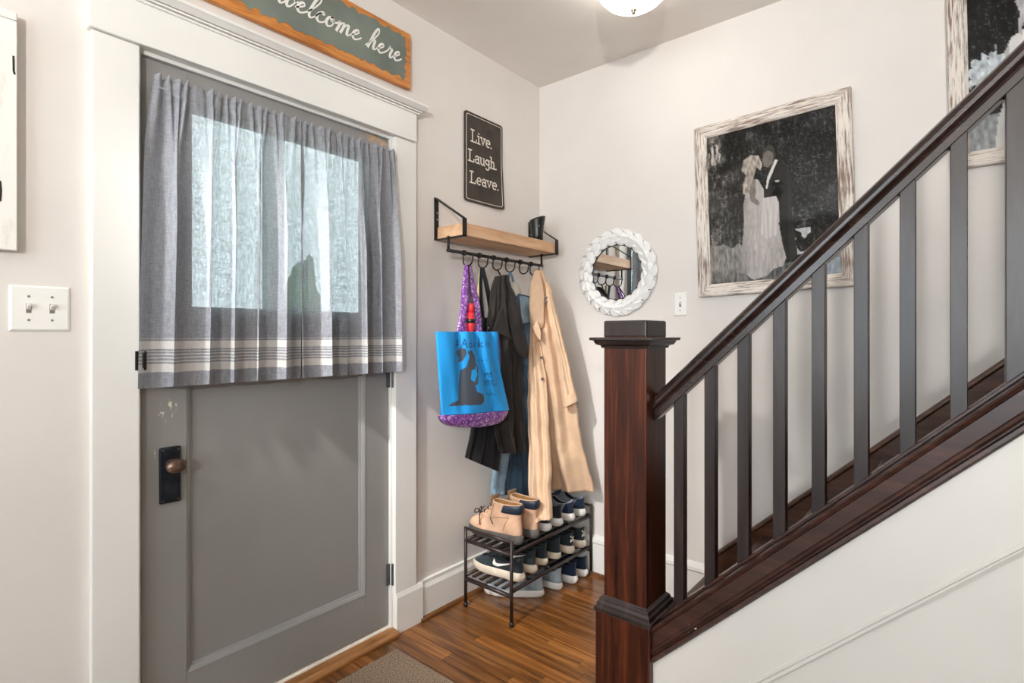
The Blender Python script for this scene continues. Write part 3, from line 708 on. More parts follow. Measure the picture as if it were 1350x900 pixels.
# whitewashed board at the left edge
ar = thing('wall_art', 'white distressed wooden board with black brush marks above the double switch', 'wall art', (0, -2.5, 1.75))
AY0, AY1, AZ0, AZ1 = -2.80, -2.206, 1.458, 2.046
Box(.004, AY0, AZ0, .03, AY1, AZ1-.022).build('board', m_art, ar, bevel=.002)
Box(.004, AY0, AZ1-.021, .031, AY1, AZ1).build('top_strip', m_art, ar, bevel=.003)
for ln in ([[(-2.213, 1.935), (-2.2125, 1.90), (-2.211, 1.893)], [(-2.237, 1.622), (-2.2355, 1.60), (-2.237, 1.575)], [(-2.243, 1.60), (-2.252, 1.585)]]): strokes(MB(), [ln], lambda u, v, h: (.03+h, u, v), .0042, .0006).build('brush_mark', m_ink, ar)

# switch plates
def switch(name, label, f, w_, h_, n, root):
    t = thing(name, label, 'light switch', root)
    mb = MB(); mb.loft([[f(-w_/2, -h_/2, 0), f(w_/2, -h_/2, 0), f(w_/2, h_/2, 0), f(-w_/2, h_/2, 0)], [f(-w_/2, -h_/2, .003), f(w_/2, -h_/2, .003), f(w_/2, h_/2, .003), f(-w_/2, h_/2, .003)], [f(-w_/2+.005, -h_/2+.005, .0065), f(w_/2-.005, -h_/2+.005, .0065), f(w_/2-.005, h_/2-.005, .0065), f(-w_/2+.005, h_/2-.005, .0065)]])
    mb.build('plate', m_switch, t, bevel=.001)
    for k in range(n):
        cx = (k-(n-1)/2)*.046
        mb = MB(); mb.prism([(cx-.0052, -.012), (cx+.0052, -.012), (cx+.0052, .012), (cx-.0052, .012)], f, .006, .0069); mb.build('slot', m_slot, t)
        mb = MB(); mb.loft([[f(cx-.0042, -.004, .006), f(cx+.0042, -.004, .006), f(cx+.0042, .009, .006), f(cx-.0042, .009, .006)], [f(cx-.0035, .006, .018), f(cx+.0035, .006, .018), f(cx+.0035, .013, .018), f(cx-.0035, .013, .018)]]); mb.build('toggle', m_toggle, t, bevel=.001)
        for zz in (.030, -.030):
            mb = MB(); mb.loft([[f(cx+.0030*math.cos(a), zz+.0030*math.sin(a), d) for a in [2*PI*q/10 for q in range(10)]] for d in (.006, .0075)]); mb.build('screw', m_slot, t)
    return t
switch('light_switch', 'white double toggle switch plate left of the front door', lambda u, v, d: (d, -2.158+u, 1.317+v), .120, .116, 2, (0, -2.158, 1.317))
switch('light_switch', 'white single toggle switch plate on wall right of the round mirror', lambda u, v, d: (.8235+u, -d, 1.392+v), .064, .109, 1, (.8235, 0, 1.392))

# ================================================================ MIRROR
mr_ = thing('round_mirror', 'round mirror in a chipped white frame of overlapping carved leaves', 'mirror', (.494, 0, 1.565))
cx, cz = .494, 1.565
circ = lambda r, y, n=48: [(cx+r*math.cos(2*PI*k/n), y, cz+r*math.sin(2*PI*k/n)) for k in range(n)]
mb = MB(); mb.loft([circ(.150, -.001), circ(.150, -.012)]); mb.build('mirror_glass', m_mirror, mr_)
mb = MB(); mb.loft([circ(.135, -.0125), circ(.205, -.0125), circ(.205, -.001), circ(.135, -.001), circ(.135, -.0125)], False, False); mb.build('backing_ring', m_mdf, mr_)
def leaf_mesh():
    mb = MB(); L_, Wd = .084, .056; n = 6; top = []; rid = []; bot = []
    for i in range(n+1):
        t = i/n; x = (t-.5)*L_; wv = Wd*.5*math.sin(PI*min(1, t*1.08+.06))**.8 if t < .93 else Wd*.5*.16*(1-t)/.07+.0004
        top.append((x, -.001-.006*t, wv)); bot.append((x, -.001-.006*t, -wv)); rid.append((x, -.006-.0065*math.sin(PI*t)**.7-.007*t, 0))
    rings = [[a, r, b, (a[0], .002, 0)] for a, r, b in zip(top, rid, bot)]
    mb.loft(rings); return mb
first = None; NL = 20
for row, (rad, ang, lift) in enumerate(((.198, 27, -.012), (.162, -29, -.0125), (.180, 2, -.0175))):
    for k in range(NL):
        a = 2*PI*(k+(.0, .5, .25)[row])/NL
        if first is None: o = first = leaf_mesh().build('leaf', m_leaf, mr_)
        else: o = first.copy(); COL.objects.link(o)
        # tangential, counter-clockwise, flared in or out
        th = a+PI/2-math.radians(ang)
        o.location = (rad*math.cos(a), lift+random.uniform(-.0015, .0015), rad*math.sin(a))
        o.rotation_euler = (0, -th+math.radians(random.uniform(-4, 4)), 0)
        s_ = random.uniform(.92, 1.06); o.scale = (s_, 1, s_)
# leaf() is built around the frame centre: its verts are already local
first.data.transform(Matrix.Translation((cx, 0, cz)))

# ================================================================ WEDDING PICTURES
def paint(w_, h_, fn):
    out = np.zeros((h_+1, w_+1, 3)); 
    for j in range(h_+1):
        for i in range(w_+1): out[j, i] = fn(i/w_, j/h_)
    return out
def nz(x, y, s, o=0): return mnoise.noise(Vector((x*s, y*s, o)))
def fbm(x, y, s, o=0): return nz(x, y, s, o)+.5*nz(x, y, s*2.1, o+3)+.25*nz(x, y, s*4.3, o+7)
def ell(u, v, cu, cv, a, b): return ((u-cu)/a)**2+((v-cv)/b)**2 < 1
DRESS = [(.335, .34), (.42, .35), (.46, .42), (.46, .48), (.55, .475), (.575, .52), (.57, .66), (.59, .78), (.615, .87), (.59, .92), (.52, .93), (.47, .97), (.36, .99), (.30, .95), (.22, .93), (.255, .84), (.285, .72), (.30, .6), (.295, .5), (.32, .42)]
HAIR = [(.29, .27), (.31, .21), (.37, .185), (.43, .20), (.455, .26), (.44, .30), (.41, .27), (.385, .33), (.36, .38), (.345, .44), (.30, .43), (.30, .36), (.325, .31)]
ARM = [(.36, .34), (.40, .345), (.405, .42), (.39, .46), (.43, .50), (.42, .525), (.355, .48), (.345, .41)]
SUIT = [(.475, .345), (.52, .30), (.56, .265), (.615, .29), (.66, .33), (.67, .44), (.665, .56), (.68, .70), (.70, .86), (.64, .90), (.615, .91), (.60, .78), (.58, .62), (.575, .50), (.46, .47), (.45, .41)]
FACEM = [(.455, .24), (.47, .19), (.51, .165), (.545, .18), (.55, .225), (.53, .27), (.50, .29), (.47, .275)]
HAIRM = [(.455, .205), (.47, .165), (.51, .145), (.55, .165), (.56, .22), (.548, .235), (.54, .20), (.50, .18), (.468, .195)]
COLLAR = [(.555, .245), (.575, .255), (.53, .33), (.505, .37), (.49, .42), (.478, .42), (.49, .355), (.53, .29)]
TRAIN = [(.45, .475), (.555, .475), (.575, .53), (.56, .60), (.55, .72), (.47, .74), (.43, .70), (.44, .58)]
def photo1(u, v):
    n = fbm(u, v*1.25, 6.0); n2 = fbm(u*2.2, v*.9, 22, 5); br = abs(fbm(u*1.2+.3*v, v*2.2, 9, 11))
    br2 = abs(fbm(u*2.6-.5*v, v*3.1, 12, 41))
    base = 14+30*max(-.3, n)+52*max(0, n2)
    if br < .06: base += 60*(1-br/.06)
    if br2 < .05 and u > .5: base += 54*(1-br2/.05)
    if u < .42: base += (.46-u)*190*max(0, .30+n+.4*n2)*(1.15-v)
    warm = max(0, .55-u)*1.0
    if ell(u, v, .07, .13, .05, .07) and n2 > -.1: base = 170+60*n2
    g = v-(.70+.05*math.sin(u*7)+.05*n)
    if u < .36 and v > .50 and g < .0 and n2 > .05-(v-.5)*.6: base += 55*(v-.35)
    if g > 0 and (u < .40): base = 128+46*n2-50*max(0, (v-.93))/.07*.9
    if u > .66 and u < .80 and v > .70 and v < .86 and n > -.25-.5*(v-.7): base = 190+40*n2
    if v > .90 and u > .36: base = 92+40*n2
    c = [base*(1+.10*warm), base*(1+.0*warm), base*(1-.10*warm)]
    if inpoly(u, v, SUIT):
        f = 30+9*nz(u, v, 14, 2)+ (12 if u > .64 else 0); c = [f, f*.98, f*.96]
    if inpoly(u, v, DRESS):
        f = 190+20*nz(u*6, v*.7, 8)+16*nz(u*2.5, v, 30, 4); f -= 40*max(0, (.36-u))/.1*(1 if v > .45 else 0)
        if v > .80: f -= 26*max(0, nz(u*9, v*1.5, 6, 3)+.3)
        c = [f, f*.955, f*.93]
    if inpoly(u, v, TRAIN):
        f = 212+24*nz(u*7, v*.8, 8, 9)-22*(1 if abs(u-.485) < .006 and v > .55 else 0); c = [f, f*.96, f*.94]
    if inpoly(u, v, ARM):
        f = 138+30*n2; c = [f, f*.93, f*.88]
    if inpoly(u, v, FACEM): f = 122+16*nz(u, v, 30)-60*(u-.48); c = [f, f*.92, f*.86]
    if inpoly(u, v, HAIRM): c = [66, 60, 56]
    if inpoly(u, v, COLLAR): c = [226, 222, 216]
    if ell(u, v, .565, .385, .018, .006): c = [200, 196, 190]
    if inpoly(u, v, HAIR):
        f = 172+62*nz(u*3, v*1.4, 22, 6); c = [f, f*.93, f*.86]
    return lin([min(250, max(6, x)) for x in c])[:3]
def photo2(u, v):
    n = fbm(u, v, 7.0, 20); n2 = fbm(u*2.0, v*1.2, 20, 25); br = abs(fbm(u*2.0, v*1.1, 10, 31))
    base = 16+26*max(-.3, n)+34*max(0, n2)
    if br < .045 and v < .55: base += 70*(1-br/.045)
    if v > .82: base = 150+50*n2
    c = [base*.98, base, base*1.0]
    # bouquet
    d = math.hypot((u-.11)/.13, (v-.60)/.09)+.35*n2+.2*math.sin(math.atan2(v-.6, u-.11)*11)
    if d < 1: f = 200+60*n2; c = [f*.97, f, f*1.02]
    if ell(u, v, .09, .66, .05, .038):
        r = math.hypot((u-.09)/.05, (v-.66)/.038); f = 205+35*math.cos(r*11); c = [f, f, f]
    # bride: hair, shoulder, dress
    if inpoly(u, v, [(.19, .52), (.22, .46), (.32, .42), (.75, .40), (.85, .60), (.80, 1.0), (.13, 1.0), (.15, .85), (.20, .72), (.18, .62)]):
        f = 225+12*n-(40 if u < .21 and v < .7 else 0); c = [f, f*.985, f*.97]
    if inpoly(u, v, [(.26, .20), (.30, .05), (.45, 0), (.70, .02), (.72, .36), (.50, .42), (.33, .44), (.28, .40), (.27, .46), (.255, .44), (.265, .34), (.245, .29)]):
        f = 190+65*nz(u*2.4, v, 16, 6); c = [f, f*.97, f*.98]
    return lin([min(250, max(6, x)) for x in c])[:3]
def picture(label, cx, cz, W_, H_, rot, fn, res):
    t = thing('wedding_picture', label, 'picture', (cx, -.003, cz), 'framed wedding pictures by the stairs', None, (0, math.radians(rot), 0))
    L0 = Vector((cx, -.003, cz)); fw = .054
    P = lambda u, v, y: (cx+u, y-.003, cz+v)
    pr = [(0, 0), (0, -.024), (.006, -.028), (fw-.012, -.024), (fw, -.017), (fw, 0)]
    cn = [(-W_/2, -H_/2, 1, 1), (W_/2, -H_/2, -1, 1), (W_/2, H_/2, -1, -1), (-W_/2, H_/2, 1, -1)]
    for k, nm in enumerate(('bottom_rail', 'right_stile', 'top_rail', 'left_stile')):
        rings = []
        for (a, b, sa, sb) in (cn[k], cn[(k+1) % 4]): rings.append([P(a+sa*d, b+sb*d, y) for d, y in pr])
        MB().loft(rings).build(nm, m_frame_h if k % 2 == 0 else m_frame_v, t)
    iw, ih = W_/2-fw+.003, H_/2-fw+.003; nx, ny = res
    img = paint(nx, ny, fn); mb = MB()
    vs = [P(-iw+2*iw*i/nx, ih-2*ih*j/ny, -.0125) for j in range(ny+1) for i in range(nx+1)]
    fs = [(j*(nx+1)+i, j*(nx+1)+i+1, (j+1)*(nx+1)+i+1, (j+1)*(nx+1)+i) for j in range(ny) for i in range(nx)]
    mb.add(vs, fs, [tuple(img[j, i]) for j in range(ny+1) for i in range(nx+1)])
    mb.build('photo_print', m_print, t)
    x0, z0 = P(-iw, -ih, 0)[0], P(-iw, -ih, 0)[2]; x1, z1 = P(iw, ih, 0)[0], P(iw, ih, 0)[2]
    Box(x0, -.0175, z0, x1, -.0165, z1).build('glass_pane', m_picglass, t)
    Box(x0-.01, -.011, z0-.01, x1+.01, -.005, z1+.01).build('back_board', m_mdf, t)
    return t
picture('black and white wedding picture of two people embracing, weathered white frame, beside the round mirror', 1.213, 1.813, .612, .769, -1.7, photo1, (170, 215))
picture('weathered white framed wedding picture with bouquet, higher up behind the handrail', 2.105, 2.213, .612, .769, -1.0, photo2, (130, 160))
# ================================================================ SHELF WITH HOOKS
sh = thing('wall_shelf', 'pine plank shelf on black iron brackets with a rail of six hooks', 'shelf', (0, -.44, 1.68))
Box(.004, -.783, 1.681, .178, -.098, 1.736).build('board', m_pine, sh, bevel=.002)
for y in (-.788, -.093):
    m = MB(); path = [(.003, 1.867), (.182, 1.752), (.182, 1.678), (.003, 1.678)]
    for (a, b), (c, d) in zip(path, path[1:]+path[:1]):
        dx, dz = c-a, d-b; L_ = math.hypot(dx, dz); nx, nz_ = -dz/L_*.002, dx/L_*.002; ex, ez = dx/L_*.002, dz/L_*.002
        m.loft([[(a-ex+nx, y-.012, b-ez+nz_), (c+ex+nx, y-.012, d+ez+nz_), (c+ex-nx, y-.012, d+ez-nz_), (a-ex-nx, y-.012, b-ez-nz_)],
                [(a-ex+nx, y+.012, b-ez+nz_), (c+ex+nx, y+.012, d+ez+nz_), (c+ex-nx, y+.012, d+ez-nz_), (a-ex-nx, y+.012, b-ez-nz_)]])
    br = m.build('bracket', m_iron, sh)
    for z in (1.80, 1.77):
        MB().loft([[(x, y+.004*math.cos(a), z+.004*math.sin(a)) for a in [2*PI*q/10 for q in range(10)]] for x in (.004, .0085)]).build('screw', m_chrome, br)
m = MB(); m.tube([(.10, -.812, 1.62), (.10, -.112, 1.62)], .0075, 12)
for y in (-.806, -.118): m.tube([(.10, y, 1.62), (.10, y, 1.682)], .006, 10)
rail = m.build('hook_rail', m_iron, sh, smooth=True)
HY = [-.708, -.607, -.505, -.409, -.300, -.211]
for y in HY:
    m = MB(); m.tube([(.10, y-.006, 1.62), (.10, y+.006, 1.62)], .0125, 14)
    pts = [(.10, 1.62), (.094, 1.60), (.0935, 1.585)] + [(.1225-.029*math.cos(a), 1.585-.026*math.sin(a)) for a in [PI*k/10 for k in range(1, 10)]] + [(.1515, 1.588), (.155, 1.604)]
    m.tube([(a, y, b) for a, b in pts], .0034, 8)
    m.lathe((.155, y, 1.606), [(.001, -.005), (.005, -.003), (.006, 0), (.005, .003), (.001, .005)], 10)
    m.build('hook', m_iron, sh, smooth=True)
cn_ = thing('canister', 'small black tapered canister with slanted open top standing on the pine shelf', 'canister', (.130, -.195, 1.736))
m = MB(); rings = []; NS = 28
for z, r in ((0, .030), (.03, .0305), (.07, .034), (.105, .040), (.118, .043)):
    k = z/.118
    rings.append([(.130+r*math.cos(a), -.195+r*math.sin(a), 1.736+z+k*.012*math.cos(a-.6)) for a in [2*PI*q/NS for q in range(NS)]])
for z, r in ((.120, .040), (.06, .030)):
    rings.append([(.130+r*math.cos(a), -.195+r*math.sin(a), 1.736+z+(.012*math.cos(a-.6) if z > .1 else 0)) for a in [2*PI*q/NS for q in range(NS)]])
m.loft(rings); m.build('body', m_black_plastic, cn_, smooth=True)
m = MB(); d_ = Vector((.78, -.62, 0)); c_ = Vector((.130, -.195, 1.812))+d_*.0345
m.loft([[tuple(c_+d_*h+Vector((-d_.y, d_.x, 0))*.004*math.cos(a)+Vector((0, 0, .004*math.sin(a)))) for a in [2*PI*q/10 for q in range(10)]] for h in (-.001, .003)])
m.build('stud', m_chrome, cn_)

# ================================================================ HANGING CLOTHES AND BAG
TAN_BODY = [((0.14, -0.231, 1.579), (0.183, -0.21, 1.581)), ((0.134, -0.255, 1.503), (0.213, -0.218, 1.501)), ((0.137, -0.265, 1.409), (0.243, -0.214, 1.392)), ((0.137, -0.265, 1.292), (0.271, -0.201, 1.273)), ((0.133, -0.267, 1.137), (0.303, -0.186, 1.139)), ((0.133, -0.267, 0.943), (0.341, -0.168, 0.956)), ((0.133, -0.267, 0.748), (0.368, -0.155, 0.767)), ((0.134, -0.255, 0.591), (0.39, -0.133, 0.622)), ((0.133, -0.234, 0.457), (0.414, -0.1, 0.459))]
TAN_PANEL = [((0.143, -0.273, 1.195), (0.189, -0.251, 1.215)), ((0.148, -0.293, 1.1), (0.219, -0.259, 1.101)), ((0.164, -0.319, 0.949), (0.254, -0.276, 0.952)), ((0.192, -0.35, 0.729), (0.288, -0.304, 0.712)), ((0.236, -0.406, 0.525), (0.336, -0.358, 0.532)), ((0.312, -0.464, 0.385), (0.389, -0.427, 0.41))]
TAN_SHOULDER = [((0.149, -0.249, 1.573), (0.177, -0.235, 1.572)), ((0.156, -0.29, 1.499), (0.212, -0.263, 1.506)), ((0.158, -0.299, 1.426), (0.225, -0.267, 1.432)), ((0.158, -0.299, 1.353), (0.228, -0.266, 1.364)), ((0.165, -0.296, 1.292), (0.225, -0.267, 1.307)), ((0.169, -0.289, 1.265), (0.215, -0.267, 1.28))]
TAN_SLEEVE = [((0.214, -0.239, 1.515), (0.232, -0.231, 1.507)), ((0.236, -0.251, 1.368), (0.278, -0.231, 1.36)), ((0.273, -0.25, 1.216), (0.321, -0.227, 1.216)), ((0.303, -0.241, 1.028), (0.361, -0.213, 1.036)), ((0.324, -0.231, 0.889), (0.381, -0.204, 0.921))]
TAN_LAPEL = [((0.205, -0.31, 1.314), (0.215, -0.305, 1.314)), ((0.194, -0.315, 1.276), (0.229, -0.299, 1.265)), ((0.219, -0.304, 1.227), (0.229, -0.299, 1.223))]
BLACK_APRON = [((0.11, -0.597, 1.331), (0.11, -0.511, 1.326)), ((0.13, -0.629, 1.218), (0.13, -0.512, 1.217)), ((0.13, -0.639, 1.079), (0.13, -0.489, 1.071)), ((0.13, -0.664, 0.942), (0.13, -0.478, 0.906)), ((0.13, -0.699, 0.791), (0.13, -0.478, 0.741)), ((0.12, -0.718, 0.697), (0.12, -0.489, 0.588))]
JACKET = [((0.12, -0.506, 1.53), (0.12, -0.438, 1.543)), ((0.145, -0.567, 1.449), (0.145, -0.433, 1.468)), ((0.16, -0.599, 1.358), (0.16, -0.411, 1.379)), ((0.16, -0.61, 1.253), (0.16, -0.375, 1.261)), ((0.16, -0.605, 1.113), (0.16, -0.351, 1.084)), ((0.16, -0.578, 0.936), (0.16, -0.357, 0.915)), ((0.16, -0.552, 0.791), (0.16, -0.339, 0.769)), ((0.15, -0.507, 0.683), (0.15, -0.32, 0.666))]
JACKET_SLEEVE = [((0.14, -0.479, 1.487), (0.14, -0.433, 1.475)), ((0.18, -0.504, 1.379), (0.18, -0.424, 1.371)), ((0.19, -0.482, 1.271), (0.19, -0.395, 1.261)), ((0.19, -0.448, 1.18), (0.19, -0.365, 1.179)), ((0.18, -0.412, 1.128), (0.18, -0.358, 1.137))]
JACKET_FLAP = [((0.185, -0.548, 1.377), (0.185, -0.532, 1.378)), ((0.19, -0.586, 1.316), (0.19, -0.515, 1.296)), ((0.195, -0.618, 1.267), (0.195, -0.477, 1.224))]
DENIM = [((0.1, -0.373, 1.52), (0.1, -0.343, 1.526)), ((0.12, -0.415, 1.463), (0.12, -0.319, 1.472)), ((0.12, -0.368, 1.405), (0.12, -0.243, 1.434)), ((0.12, -0.337, 1.292), (0.12, -0.23, 1.293)), ((0.12, -0.337, 1.101), (0.12, -0.23, 1.096)), ((0.12, -0.337, 0.948), (0.12, -0.237, 0.939)), ((0.12, -0.319, 0.792), (0.12, -0.237, 0.782))]
DENIM_POCKET = [((0.143, -0.372, 1.449), (0.143, -0.28, 1.443)), ((0.143, -0.36, 1.386), (0.143, -0.267, 1.381)), ((0.143, -0.348, 1.303), (0.143, -0.273, 1.308))]
JEANS_L = [((0.064, -0.401, 1.139), (0.064, -0.293, 1.136)), ((0.064, -0.43, 0.801), (0.064, -0.305, 0.785)), ((0.064, -0.453, 0.654), (0.064, -0.342, 0.627)), ((0.064, -0.481, 0.465), (0.064, -0.372, 0.44))]
JEANS_R = [((0.074, -0.305, 1.137), (0.074, -0.164, 1.132)), ((0.074, -0.33, 0.789), (0.074, -0.164, 0.767)), ((0.074, -0.366, 0.633), (0.074, -0.164, 0.597)), ((0.074, -0.389, 0.446), (0.074, -0.15, 0.392))]
BAG = [((0.22, -0.988, 1.262), (0.22, -0.615, 1.263)), ((0.22, -0.98, 1.162), (0.22, -0.61, 1.15)), ((0.22, -0.968, 1.039), (0.22, -0.573, 1.017)), ((0.22, -0.955, 0.925), (0.22, -0.535, 0.901))]
BAGB = [((0.22, -0.955, 0.925), (0.22, -0.535, 0.901)), ((0.22, -0.934, 0.898), (0.22, -0.551, 0.872)), ((0.21, -0.886, 0.872), (0.21, -0.593, 0.848))]
BAGBACK = [((0.185, -0.96, 1.262), (0.185, -0.564, 1.264)), ((0.185, -0.935, 1.128), (0.185, -0.553, 1.112))]

F2 = (1, -1, 0)
def waves(a, k, ph=0, drift=0, a2=0, k2=0, ph2=0):
    return lambda u, v: a*math.sin(2*PI*(k*u+drift*v)+ph)*(.35+.65*v)+(a2*math.sin(2*PI*(k2*u-drift*v)+ph2) if a2 else 0)
def cloth(mb, name, mat, parent): return mb.build(name, mat, parent, smooth=True)

# blue tote: front colour is a flat print on the cloth
SIL = [(-.909, .979), (-.875, .985), (-.866, 1.048), (-.857, 1.101), (-.834, 1.113), (-.821, 1.157), (-.83, 1.176), (-.807, 1.182), (-.788, 1.162), (-.779, 1.123), (-.788, 1.104), (-.807, 1.098), (-.812, 1.06), (-.793, 1.049), (-.774, 1.08), (-.779, 1.116), (-.77, 1.129), (-.765, 1.09), (-.774, 1.041), (-.788, 1.033), (-.779, 1.009), (-.736, .996), (-.731, .969), (-.751, .958), (-.843, .964), (-.93, .968)]
BOW = [(-.874, 1.176), (-.86, 1.188), (-.839, 1.186), (-.835, 1.170), (-.85, 1.139), (-.87, 1.130), (-.862, 1.148)]
H_ = {'#': [[(.15, 0), (.25, 1)], [(.45, 0), (.55, 1)], [(0, .33), (.62, .33)], [(.05, .68), (.68, .68)]], 'A': [[(0, 0), (.3, 1), (.6, 0)], [(.12, .4), (.5, .4)]], 'd': [[(.45, 1), (.45, 0)], [(.45, .1), (.1, .05), (.05, .4), (.4, .5)]], 'o': [[(.25, .5), (.05, .25), (.25, 0), (.45, .25), (.25, .5)]], 'r': [[(.1, .5), (.1, 0)], [(.1, .35), (.4, .5)]], 'k': [[(.1, 1), (.1, 0)], [(.45, .55), (.1, .25), (.5, 0)]], 'i': [[(.1, .5), (.1, 0)], [(.1, .72), (.1, .76)]], 'n': [[(.1, .5), (.1, 0)], [(.1, .4), (.35, .5), (.42, .3), (.42, 0)]]}
SEG = []
x_ = -.885
for ch in '#Adorkin':
    for ln in H_[ch]:
        for a, b in zip(ln, ln[1:]): SEG.append((x_+a[0]*.036, 1.19+a[1]*.033, x_+b[0]*.036, 1.19+b[1]*.033))
    x_ += .0265 if ch not in 'Ai#' else (.030 if ch != 'i' else .012)
for a in range(4): SEG.append((-.762+a*.017, 1.135+.004*(a % 2), -.756+a*.017, 1.137))
for a in range(3): SEG.append((-.712+.014*a, 1.082, -.706+.014*a, 1.062)); SEG.append((-.706+.014*a, 1.074, -.698+.014*a, 1.082))
for a in range(3): SEG.append((-.716+.02*a, 1.028, -.716+.02*a, 1.05)); SEG.append((-.716+.02*a, 1.05, -.704+.02*a, 1.046)); SEG.append((-.704+.02*a, 1.046, -.706+.02*a, 1.028))
SEG += [(-.70, .992, -.688, .996), (-.678, .985, -.668, .994), (-.655, .988, -.65, .988), (-.664, 1.022, -.64, 1.032)]
def segd(x, y, s):
    dx, dy = s[2]-s[0], s[3]-s[1]; t = max(0, min(1, ((x-s[0])*dx+(y-s[1])*dy)/(dx*dx+dy*dy+1e-12)))
    return math.hypot(x-s[0]-t*dx, y-s[1]-t*dy)
cB, cK, cG = lin((36, 152, 226))[:3], lin((28, 78, 128))[:3], lin((70, 76, 86))[:3]
def bagpos(u, v):
    z = 1.262-v*(1.262-.913); k = v*3; i = min(2, int(k)); t = k-i
    l0 = BAG[i][0][1]*(1-t)+BAG[i+1][0][1]*t; r0 = BAG[i][1][1]*(1-t)+BAG[i+1][1][1]*t
    zl = BAG[i][0][2]*(1-t)+BAG[i+1][0][2]*t; zr_ = BAG[i][1][2]*(1-t)+BAG[i+1][1][2]*t
    return l0+(r0-l0)*u, zl+(zr_-zl)*u
def bagcol(u, v):
    y, z = bagpos(u, v)
    if inpoly(y, z, SIL) or inpoly(y, z, BOW): return cG
    if 1.02 < z < 1.235 or z < 1.03:
        for s_ in SEG:
            if abs(y-s_[0]) < .04 and segd(y, z, s_) < .0021: return cK
    return cB
def bagfold(u, v):
    d = 0
    for c, wd, am in ((.33, .055, .022), (.61, .06, .026), (.86, .05, .010)):
        cc = c+(.10 if c > .5 else -.10)*v
        d -= am*math.exp(-((u-cc)/wd)**2)*(1-.75*v)
    return d+.006*math.sin(9*u+5*v)*v+.004*math.sin(21*u-4*v)*(1-v)
bg_ = thing('tote_bag', 'blue tote bag with purple glitter handles, dark kneeling figure print, hanging on first hook', 'bag', (.20, -.76, .85))
bf = sheet(BAG, 150, 120, .022, bagfold, .004, bagcol)
bf.build('front_panel', m_bag, bg_, smooth=True)
cloth(sheet([(BAGBACK[0][0], BAGBACK[0][1]), (BAGBACK[1][0], BAGBACK[1][1]), ((.185, -.93, .92), (.185, -.56, .90))], 16, 16, .004, None, .003), 'back_panel', m_bag_in, bg_)
bot = [((.218, -.955, .922), (.218, -.535, .899)), ((.214, -.936, .893), (.214, -.552, .868)), ((.206, -.886, .868), (.206, -.593, .846)), ((.200, -.80, .853), (.200, -.66, .843))]
def sag(u, v): return .002*math.sin(40*u)
pb = sheet(bot, 30, 24, .026, sag, .026)
pb.build('purple_bottom', m_purple, bg_, smooth=True)
for k, (a, b, x) in enumerate(((-.864, -.826, .214), (-.748, -.712, .214))):
    t0, t1 = ((-.724, -.702), (-.708, -.686))[k]
    cloth(sheet([((.124, t0, 1.563), (.126, t1, 1.563)), ((.150, t0+(a-t0)*.3, 1.48), (.152, t1+(b-t1)*.24, 1.48)), ((.190, t0+(a-t0)*.65, 1.38), (.192, t1+(b-t1)*.6, 1.38)), ((x, a, 1.266), (x, b, 1.268)), ((x+.004, a-.004, 1.235), (x+.004, b+.004, 1.236))], 8, 24, .004, waves(.0015, 2), .003), 'handle', m_purple, bg_)
cloth(sheet([((.118, -.722, 1.562), (.12, -.69, 1.563)), ((.150, -.775, 1.42), (.15, -.705, 1.42)), ((.188, -.815, 1.255), (.188, -.70, 1.255))], 8, 24, .003, None, .003), 'back_handle', m_purple, bg_)
um = thing('folding_umbrella', 'red folding umbrella with black wrist strap hanging between the purple bag handles', 'umbrella', (.200, -.768, 1.258))
m = MB(); m.tube([(.200, -.769, z) for z in (1.258, 1.265, 1.29, 1.345)], [.010, .016, .019, .015], 14); m.build('canopy_roll', m_red, um, smooth=True)
m = MB(); m.tube([(.200, -.769, z) for z in (1.300, 1.318)], .0205, 14); m.build('closing_band', m_black_plastic, um, smooth=True)
m = MB(); m.tube([(.203, -.768, z) for z in (1.345, 1.372, 1.385)], [.011, .012, .009], 12); m.build('handle', m_red, um, smooth=True)
m = MB(); m.tube(catmull([(.200, -.768, 1.385), (.185, -.758, 1.43), (.160, -.735, 1.50), (.128, -.710, 1.562)], 6), .004, 8); m.build('wrist_strap', m_black_plastic, um, smooth=True)

ap = thing('black_apron', 'black cotton apron hanging by its neck strap behind the blue tote bag', 'apron', (.12, -.607, .6))
cloth(sheet(BLACK_APRON, 40, 40, .008, waves(.010, 3.2, .4, .3, .004, 7.3), .008, crease=0.008), 'bib', m_black_cloth, ap)
m = sheet([((.122, -.622, 1.562), (.122, -.596, 1.562)), ((.124, -.585, 1.44), (.124, -.553, 1.44)), ((.122, -.556, 1.30), (.122, -.520, 1.30)), ((.122, -.548, 1.22), (.122, -.512, 1.22))], 6, 18, .003, None, .003); cloth(m, 'neck_strap', m_black_cloth, ap)
m = sheet([((.118, -.620, 1.562), (.118, -.600, 1.562)), ((.112, -.618, 1.45), (.112, -.600, 1.45)), ((.112, -.606, 1.33), (.112, -.585, 1.33))], 6, 18, .002, None, .003); cloth(m, 'neck_strap', m_black_cloth, ap)
cg = thing('cream_scarf', 'cream cloth showing between the black apron straps', 'scarf', (.085, -.585, 1.2))
cloth(sheet([((.10, -.600, 1.563), (.10, -.590, 1.563)), ((.095, -.612, 1.46), (.095, -.578, 1.46)), ((.092, -.625, 1.33), (.092, -.562, 1.33)), ((.09, -.625, 1.10), (.09, -.555, 1.10))], 10, 20, .006, waves(.004, 2), .004), 'cloth', m_cream, cg)

